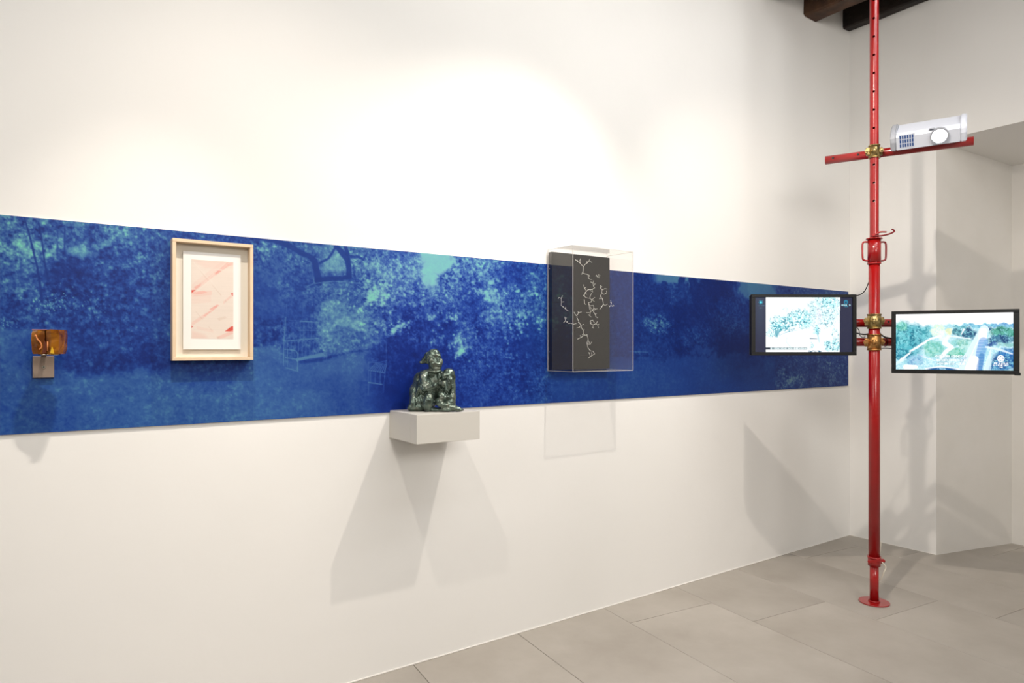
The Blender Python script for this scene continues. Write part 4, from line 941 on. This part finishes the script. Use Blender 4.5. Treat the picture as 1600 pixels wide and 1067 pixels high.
def paint_left():
    R, Cn = 200, 360
    U, V = np.meshgrid(np.linspace(100, 1490, Cn), np.linspace(135, 908, R))
    C = np.zeros((R, Cn, 3)); C[:] = lin(31, 35, 62)
    put(C, (U < 258) * (V > 0) * .35 * blob(U, V, 180, 300, 60, 300, 1.5), lin(44, 70, 96))
    img = ((U > 258) & (U < 1318 - (V - 135) * .012)).astype(float)
    I = np.zeros_like(C); I[:] = lin(252, 255, 255)
    n = fbm(U / 60, V / 60, 1, 4, .7); n2 = fbm(U / 22, V / 22, 9, 3, .7); n3 = fbm(U / 14, V / 14, 29, 2, .8)
    wx = U + (n - .5) * 90; wy = V + (fbm(U / 50, V / 50, 31, 3) - .5) * 90
    cy = lin(150, 226, 232); tl = lin(40, 150, 170); dk = lin(24, 92, 122); pk = lin(235, 225, 240)
    for (cx, cy_, rx, ry, k) in ((480, 500, 170, 110, .95), (340, 640, 90, 70, .7), (740, 420, 170, 120, .85), (800, 500, 120, 90, .8), (1090, 330, 230, 230, .6), (1180, 200, 160, 90, .6), (1220, 820, 130, 90, .9), (980, 590, 50, 60, .9), (1250, 650, 60, 100, .5), (540, 305, 50, 26, .45), (920, 820, 40, 40, .6)):
        m = blob(wx, wy, cx, cy_, rx, ry, .5)
        put(I, m * .85 * k * smooth(n2, .28, .55), cy); put(I, m * k * smooth(n3, .5, .7) * .8, tl); put(I, m * k * smooth(n3 * n2, .32, .42) * .9, dk)
    put(I, blob(wx, wy, 470, 560, 110, 40, .7) * smooth(n3, .4, .6), tl)
    put(I, blob(wx, wy, 620, 580, 70, 26, .7) * .8 * smooth(n3, .35, .6), tl); put(I, blob(wx, wy, 430, 630, 30, 50, .6) * .8, tl)
    put(I, blob(U, V, 1010, 400, 40, 120, .8) * .4, pk)
    for pts, c, a in (([(440, 680, 7), (520, 640, 8), (640, 610, 6), (720, 600, 4)], tl, .7), ([(560, 700, 8), (545, 760, 10), (590, 820, 12), (640, 850, 8)], lin(150, 214, 200), .6), ([(890, 715, 18), (990, 720, 9)], dk, .8),
                      ([(985, 590, 26), (1005, 700, 20), (1020, 770, 14)], lin(110, 190, 205), .6), ([(830, 560, 5), (835, 640, 5), (870, 690, 5)], lin(120, 150, 170), .5)):
        put(I, np.clip(.5 - seg_dist(U, V, pts) / 8, 0, 1) * a, c)
    put(I, ((V > 842) & (V < 876) & (U < 850)) * 1.0, lin(26, 40, 56)); put(I, ((V > 848) & (V < 872) & (U > 318) & (U < 850)) * .35, lin(200, 235, 240))
    glyph_line(I, U, V, 322, 845, 860, 22, lin(235, 250, 252), 3)
    put(I, ((V > 885) & (U > 860) & (U < 1050)) * smooth(n2, .4, .6), dk)
    put(C, img, 0); C += I * img[..., None]
    # left emblem: small radiating star, right emblem: faceted ball with its line of type
    ang = np.arctan2(V - 205, U - 186); r = np.hypot(U - 186, V - 205)
    put(C, smooth(-(r - 34 * (.72 + .28 * np.cos(8 * ang))), -6, 4) * .85, lin(20, 140, 170)); put(C, smooth(-r, -15, -8), lin(90, 240, 250)); put(C, smooth(-np.abs(r - 22), -5, -1) * .4, lin(10, 70, 110))
    glyph_line(C, U, V, 140, 236, 250, 12, lin(60, 100, 125), 8, .8); glyph_line(C, U, V, 165, 212, 284, 10, lin(80, 104, 130), 9, .8)
    r = np.hypot(U - 1400, V - 200); put(C, smooth(-np.abs(r - 24), -9, -3) * .8, lin(20, 130, 165)); put(C, smooth(-np.abs(np.abs(U - 1400) - (V - 178) * .6), -7, -2) * (r < 24) * .8, lin(20, 130, 165))
    put(C, smooth(-np.abs(V - 186), -7, -2) * (r < 22) * .6, lin(20, 130, 165))
    glyph_line(C, U, V, 1338, 1466, 243, 20, lin(190, 245, 255), 12); glyph_line(C, U, V, 1368, 1430, 264, 11, lin(40, 130, 160), 13)
    return C
def paint_right():
    R, Cn = 220, 380
    U, V = np.meshgrid(np.linspace(0, 1400, Cn), np.linspace(0, 670, R))       # authored 1400 x 670
    C = np.zeros((R, Cn, 3)); C[:] = lin(236, 250, 255)
    n = fbm(U / 90, V / 90, 1, 4, .65); n2 = fbm(U / 34, V / 34, 9, 3, .7); n3 = fbm(U / 16, V / 16, 19, 2, .8)
    wx = U + (n - .5) * 80; wy = V + (fbm(U / 70, V / 70, 31, 3) - .5) * 70
    put(C, smooth(-V, -150, -60), lin(255, 255, 255))
    ground = smooth(wy, 128, 150); put(C, ground * .8, lin(190, 228, 238)); put(C, ground * smooth(n3, .35, .6) * .5, lin(120, 196, 210))
    def G(cx, cy, rx, ry, a, c1, c2, soft=.4):
        m = blob(wx, wy, cx, cy, rx, ry, soft) * a
        put(C, m, c1); put(C, m * smooth(n2, .42, .62), c2); put(C, m * smooth(n3, .55, .72) * .6, lin(150, 220, 228))
    # hills on the horizon
    G(1290, 150, 170, 26, .8, lin(96, 160, 206), lin(60, 130, 190)); G(1000, 150, 200, 18, .8, lin(130, 200, 220), lin(70, 150, 190))
    # left trees
    G(90, 330, 130, 240, .9, lin(92, 188, 196), lin(20, 120, 140)); G(250, 260, 120, 150, .9, lin(80, 176, 190), lin(14, 110, 134)); G(70, 150, 60, 50, .8, lin(140, 210, 190), lin(60, 160, 150)); G(390, 220, 80, 90, .8, lin(110, 196, 204), lin(40, 140, 156)); G(150, 430, 170, 80, .8, lin(70, 170, 186), lin(14, 110, 134)); G(40, 500, 70, 60, .7, lin(70, 160, 180), lin(20, 110, 140))
    # bright terraces
    G(520, 200, 80, 70, .8, lin(236, 246, 226), lin(214, 236, 206)); G(600, 260, 80, 60, .7, lin(240, 250, 244), lin(220, 240, 220)); G(660, 215, 40, 40, .7, lin(236, 232, 196), lin(214, 222, 170))
    G(470, 400, 130, 80, .7, lin(140, 208, 190), lin(80, 176, 160)); G(470, 470, 120, 50, .6, lin(150, 210, 190), lin(70, 170, 160)); G(760, 350, 90, 40, .7, lin(130, 200, 190), lin(60, 150, 160)); G(860, 370, 90, 80, .6, lin(180, 224, 206), lin(60, 160, 140)); G(750, 470, 130, 50, .75, lin(130, 204, 176), lin(60, 170, 140))
    # dark hedges mid
    G(900, 240, 100, 60, .95, lin(20, 96, 130), lin(6, 60, 104)); G(760, 230, 60, 40, .8, lin(50, 140, 150), lin(14, 96, 120)); G(1100, 185, 70, 20, .9, lin(20, 96, 140), lin(6, 60, 110)); G(780, 170, 80, 20, .7, lin(100, 180, 190), lin(40, 130, 150))
    # right trees
    G(1290, 230, 140, 60, .95, lin(70, 160, 140), lin(20, 110, 100)); G(1260, 310, 150, 50, .9, lin(20, 100, 140), lin(4, 60, 110)); G(1340, 380, 120, 26, .7, lin(150, 196, 190), lin(120, 180, 180)); G(1160, 370, 60, 30, .8, lin(20, 90, 160), lin(6, 60, 130))
    G(1300, 560, 140, 110, .95, lin(30, 110, 170), lin(8, 70, 130)); G(1200, 640, 60, 40, .7, lin(60, 130, 180), lin(20, 90, 150)); G(1330, 460, 110, 40, .7, lin(40, 120, 190), lin(20, 90, 160))
    def band(pts, c, a=1): put(C, np.clip(.5 - seg_dist(U + (n2 - .5) * 10, V + (n2 - .5) * 10, pts) / 6, 0, 1) * a, c)
    W_ = lin(250, 252, 255)
    # paths
    band([(180, 450, 22), (300, 380, 26), (430, 300, 24), (560, 265, 18)], W_, .9); band([(60, 560, 30), (180, 470, 20)], W_, .8); band([(0, 600, 40), (120, 540, 30)], lin(220, 240, 248), .7)
    band([(640, 280, 22), (600, 350, 60), (690, 400, 44), (620, 450, 44), (560, 520, 40)], W_, .85); band([(640, 270, 12), (760, 280, 10), (900, 300, 14)], lin(240, 244, 250), .8); band([(800, 250, 12), (830, 190, 18)], W_, .8); band([(740, 300, 5), (900, 320, 5), (960, 300, 5)], lin(90, 120, 150), .7)
    # the big road running to the lower right of centre, its stair shadow
    band([(1070, 200, 110), (1000, 330, 120), (930, 470, 140), (860, 640, 170)], lin(214, 234, 250), .95); band([(1060, 220, 90), (1050, 280, 100)], W_, .9); band([(1010, 300, 8), (930, 470, 10), (850, 640, 10)], W_, .9)
    put(C, np.clip(.5 - seg_dist(U, V, [(1060, 340, 110), (1030, 460, 110), (1010, 600, 100), (1000, 670, 90)]) / 10, 0, 1) * (.75 + .25 * (np.sin(V / 5.5) > 0)) * .8, lin(90, 150, 210))
    band([(950, 560, 120), (920, 670, 160)], W_, .9); band([(1150, 420, 14), (1090, 670, 60)], lin(220, 238, 250), .9); band([(1040, 500, 60), (1010, 670, 70)], lin(30, 110, 180), .6)
    band([(1090, 400, 20), (1250, 430, 26), (1390, 480, 14)], lin(226, 240, 252), .8); band([(1130, 560, 50), (1110, 670, 70)], lin(200, 226, 240), .7)
    # roofs, lower left
    band([(270, 490, 10), (480, 560, 12)], lin(230, 236, 250), .8); G(230, 560, 110, 70, .6, lin(130, 176, 210), lin(60, 130, 180)); band([(120, 640, 60), (250, 640, 50)], W_, .8); band([(380, 660, 26), (560, 635, 20), (770, 660, 24)], W_, .8)
    put(C, blob(U, V, 570, 680, 190, 36, .3), lin(14, 90, 150)); put(C, blob(U, V, 575, 660, 60, 12, .6) * smooth(n3, .5, .6), lin(160, 210, 230))
    # three lines of caption, then the flower emblem with its type
    for i, (a, b_, y) in enumerate(((480, 860, 510), (500, 850, 555), (510, 840, 595))):
        put(C, ((U > a - 6) & (U < b_ + 10) & (np.abs(V - y) < 17)) * smooth(n2, .35, .65) * .55, lin(40, 120, 140)); glyph_line(C, U, V, a, b_, y, 26, lin(250, 255, 255), 20 + i, .95)
    ang = np.arctan2(V - 533, U - 1258); r = np.hypot(U - 1258, V - 533)
    put(C, smooth(-(np.abs(np.hypot(U - 1258 - 26 * np.cos(np.round(ang / (math.pi / 4)) * math.pi / 4), V - 533 - 26 * np.sin(np.round(ang / (math.pi / 4)) * math.pi / 4)) - 11)), -7, -3), W_); put(C, smooth(-r, -16, -10), W_)
    glyph_line(C, U, V, 1180, 1335, 590, 18, W_, 31); glyph_line(C, U, V, 1176, 1340, 610, 17, W_, 32); glyph_line(C, U, V, 1235, 1280, 632, 14, W_, 33)
    return C
def screen(name_label, pl, pr, zc, hgt, paint, bez, depth_=.042, bottom_tag=False, bracket_z=None):
    """pl, pr: left and right ends of the front face (plan)"""
    pl = Vector(pl); pr = Vector(pr); pl.z = pr.z = zc - hgt / 2
    ex = (pr - pl); W_ = ex.length; ex.normalize(); ez = Vector((0, 0, 1)); ey = ez.cross(ex).normalized()     # ey points away from the viewer
    if ey.dot(VD) < 0: ey = -ey
    M = Matrix(((ex.x, ey.x, 0, pl.x), (ex.y, ey.y, 0, pl.y), (0, 0, 1, pl.z), (0, 0, 0, 1)))
    r = root('wall_screen', (pl + pr) / 2, name_label, 'screen')
    bl, br, bt, bb = bez
    def bx(lo, hi, nm, m, bev=0, par=r): return MB().box(lo, hi, bevel=bev, M=M).build(nm, m, par)
    bx((0, 0, 0), (W_, .014, bb), 'bezel', M_BLACK, .0012); bx((0, 0, hgt - bt), (W_, .014, hgt), 'bezel', M_BLACK, .0012)
    bx((0, 0, bb + .0002), (bl, .014, hgt - bt - .0002), 'bezel', M_BLACK, .0012); bx((W_ - br, 0, bb + .0002), (W_, .014, hgt - bt - .0002), 'bezel', M_BLACK, .0012)
    bx((.002, .0142, .002), (W_ - .002, depth_, hgt - .002), 'back_cover', M_BLACKM, .004)
    C = paint(); R, Cn = C.shape[:2]; col = np.ones((R, Cn, 4)); col[..., :3] = np.clip(C, 0, 1)
    xx, zz_ = np.meshgrid(np.linspace(bl, W_ - br, Cn), np.linspace(hgt - bt, bb, R)); P = np.stack([xx, np.full_like(xx, .009), zz_], -1)
    me = grid_mesh('display', P, col); me.transform(M); link_mesh('display', me, M_SCREEN, r)
    if bottom_tag: bx((W_ - .022, -.004, -.004), (W_ + .004, .010, .010), 'sensor_tab', M_BLACK, .001)
    return r, M, W_
pl = at_depth(1174, 508, 3.876); pr = at_depth(1338.7, 508, 3.882)
_, ML, WL = screen('black framed screen left of the red prop, pale garden picture with dark side bars', pl, pr, 1.5865, .3498, paint_left, (.0235, .0215, .0165, .0205))
pl2 = at_depth(1393.2, 534, 3.833); pr2 = at_depth(1593.3, 534, 3.588)
_, MR, WR = screen('black framed screen right of the red prop, showing an aerial view of garden paths', pl2, pr2, 1.4875, .3494, paint_right, (.0215, .026, .018, .022), bottom_tag=True)
# mounting arms on the backs of the screens
def arm(M, x, zloc, y0, dist, nm_label, tip_z):
    r = root('screen_mount', M @ Vector((x, y0, zloc)), nm_label, 'bracket')
    MB().box((x - .05, y0 + .0003, zloc - .05), (x + .05, y0 + .005, zloc + .05), M=M).build('mount_plate', M_BLACKM, r)
    return r
r = arm(ML, WL * .72, 1.600 - (1.5865 - .1749), .042, 0, 'black steel mount behind the left screen', 1.6)
r = arm(MR, WR * .25, 1.4895 - (1.4875 - .1747), .042, 0, 'black steel mount behind the right screen', 1.49)
p0 = MR @ Vector((WR * .25, .0475, 1.4895 - (1.4875 - .1747))); pb_ = at_depth(1440, 545, 3.93); pb_.z = 1.4895
MB().box(Vector((-.012, -.012, 0)), Vector((.012, .012, max(.02, (pb_ - p0).length - .02))), M=Matrix.Translation(p0) @ (pb_ - p0).to_track_quat('Z', 'Y').to_matrix().to_4x4()).build('mount_arm', M_BLACKM, r)

# ------------------------------------------------------------------ projector on the high tube
M_PJ = None
def projector():
    # local frame: x to the viewer's right along the front, y to the back, z up; pitched nose-down
    pa = at_depth(1391.5, 236.5, 3.80); pb = at_depth(1511, 220, 3.60)
    ex = (pb - pa); ex.z = 0; W_ = ex.length; ex.normalize(); ey = Vector((-ex.y, ex.x, 0)); ey = ey if ey.dot(VD) > 0 else -ey
    pitch = math.radians(28)
    yv = (ey * math.cos(pitch) + Vector((0, 0, 1)) * math.sin(pitch)); zv = (Vector((0, 0, 1)) * math.cos(pitch) - ey * math.sin(pitch))
    o = pa.copy(); o.z = zz - .022
    M = Matrix(((ex.x, yv.x, zv.x, o.x), (ex.y, yv.y, zv.y, o.y), (ex.z, yv.z, zv.z, o.z), (0, 0, 0, 1)))
    r = root('projector', o, 'white projector tilted down on the high red tube, its lens glowing blue-white', 'projector')
    Hh, Dp = .092, .26
    body = [(0, 0), (Dp, .01), (Dp, Hh - .012), (Dp - .03, Hh - .004), (.03, Hh - .004), (.008, Hh - .012), (0, Hh - .022)]
    Mp = M @ Matrix(((0, 0, 1, 0), (1, 0, 0, 0), (0, 1, 0, 0), (0, 0, 0, 1)))
    MB().prism(body, .030, W_ - .030, M=Mp).build('body', M_PROJ, r)
    cheek = [(-.004, -.002), (Dp * .9, .002), (Dp, .03), (Dp, Hh * .8)] + [(Dp * .5 + Dp * .5 * math.cos(a), Hh * .72 + .042 * math.sin(a)) for a in np.linspace(.15, math.pi - .05, 14)] + [(-.006, Hh * .5)]
    for i, (x0, x1) in enumerate(((0, .0296), (W_ - .0296, W_))):
        b = MB(); b.prism(cheek, x0, x1, M=Mp, smooth=False)
        bmesh.ops.bevel(b.bm, geom=[e_ for e_ in b.bm.edges if len(e_.link_faces) == 2 and e_.calc_face_angle(0) > 1.2], offset=.005, segments=2, affect='EDGES')
        b.build('end_cheek', M_PROJG if i == 0 else M_PROJ, r)
    # vent: three rows of slots
    MB().box((.042, -.0012, .010), (.118, .001, .082), M=M).build('vent_panel', M_PROJ, r)
    for rr_ in range(3):
        for c_ in range(6):
            x_ = .046 + c_ * .0118; z_ = .014 + rr_ * .0225
            MB().box((x_, -.0022, z_), (x_ + .0072, -.0008, z_ + .0185), M=M).build('vent_slot', M_VENT, r)
    lx, lz = W_ * .655, .047
    l0 = M @ Vector((lx, -.012, lz)); l1 = M @ Vector((lx, .01, lz))
    MB().pipe(l0, l1, .044, .035, seg=40).build('lens_ring', M_PROJG, r)
    le = MB(); le.cyl(M @ Vector((lx, -.005, lz)), M @ Vector((lx, .004, lz)), .0345, seg=36)
    lo_ = le.build('lens', M_LENS, r)
    MB().box((W_ * .52, -.001, Hh - .0035), (W_ * .60, .02, Hh - .002), M=M).build('button', M_PROJG, r)
    for x_ in (.05, W_ - .06):
        MB().cyl(M @ Vector((x_, .05, .001)), M @ Vector((x_, .05, -.012)), .010, seg=12).build('foot', M_BLACKM, r)
    # cradle from body down to the tube
    MB().box((W_ * .25, .05, -.004), (W_ * .70, .22, -.0005), M=M).build('cradle_plate', M_BLACKM, r)
    for k in (.3, .6): MB().box((W_ * k, .14, -.030), (W_ * k + .02, .19, -.0045), M=M).build('cradle_leg', M_BLACKM, r)
    return M, W_
MPJ, WPJ = projector()

# ------------------------------------------------------------------ cables
def cable(pts, r, m, label, nm='cable', n=8, grp=None):
    mb = MB(); mb.tube(spline(pts, n), r, seg=7); return mb.build(nm, m, None, label=label, cat='cable')
cable([at_depth(1333, 462, 3.915), at_depth(1340, 461.5, 3.93), at_depth(1347, 458.5, 3.935), at_depth(1352, 453, 3.93), at_depth(1356, 444, 3.925), at_depth(1362, 425, 3.925), at_depth(1364, 380, 3.925)], .0028, M_CABLE, 'black cable arching from the top of the left screen to the prop')
cable([at_depth(1330, 519, 3.96), at_depth(1341, 521, 3.925), at_depth(1352, 522.5, 3.925), at_depth(1366, 519, 3.925), at_depth(1371, 517, 3.925), at_depth(1377, 523, 3.92), at_depth(1384, 527, 3.91), at_depth(1396, 529, 3.905)], .0042, M_CABLE, 'thick black cable threaded between the clamps from screen to screen')
cable([at_depth(1338, 510, 3.99), at_depth(1342, 516, 3.935), at_depth(1344, 524, 3.93), at_depth(1348, 527, 3.93), at_depth(1352, 526, 3.93)], .0022, M_CABLE, 'thin black cable looping down beside the upper clamp')
cable([at_depth(1372, 545.5, 3.95), at_depth(1380, 544, 3.95), at_depth(1392, 544.5, 3.95), at_depth(1402, 546, 3.95)], .0026, M_CABLE, 'thin dark cable hanging under the lower red tube')
mb = MB(); tc_ = at_depth(1383, 545, 3.956); tc_.z = LBZ2
mb.tube([tc_ + (VD * math.cos(q_) + Vector((0, 0, 1)) * math.sin(q_)) * .0262 for q_ in np.linspace(0, 2 * math.pi, 25)], .0016, seg=6, caps=False)
mb.build('cable_tie', M_CABLE, None, label='black cable tie round the lower red tube right of the clamps', cat='cable tie')
cable([at_depth(1376.5, 846, 3.93), at_depth(1375, 862, 3.93), at_depth(1372.5, 874, 3.92), at_depth(1378, 878, 3.87), at_depth(1384, 886, 3.87), at_depth(1381, 894, 3.87), at_depth(1378, 902, 3.88), at_depth(1371.5, 909, 3.90)], .0032, M_WCABLE, 'white cable curling beside the foot of the red prop')
cable([at_depth(1368, 250, 3.93), at_depth(1378, 244, 3.95), at_depth(1386, 236, 3.93), at_depth(1394, 230, 3.93)], .0045, M_CABLE, 'black cable running behind the projector to the prop')
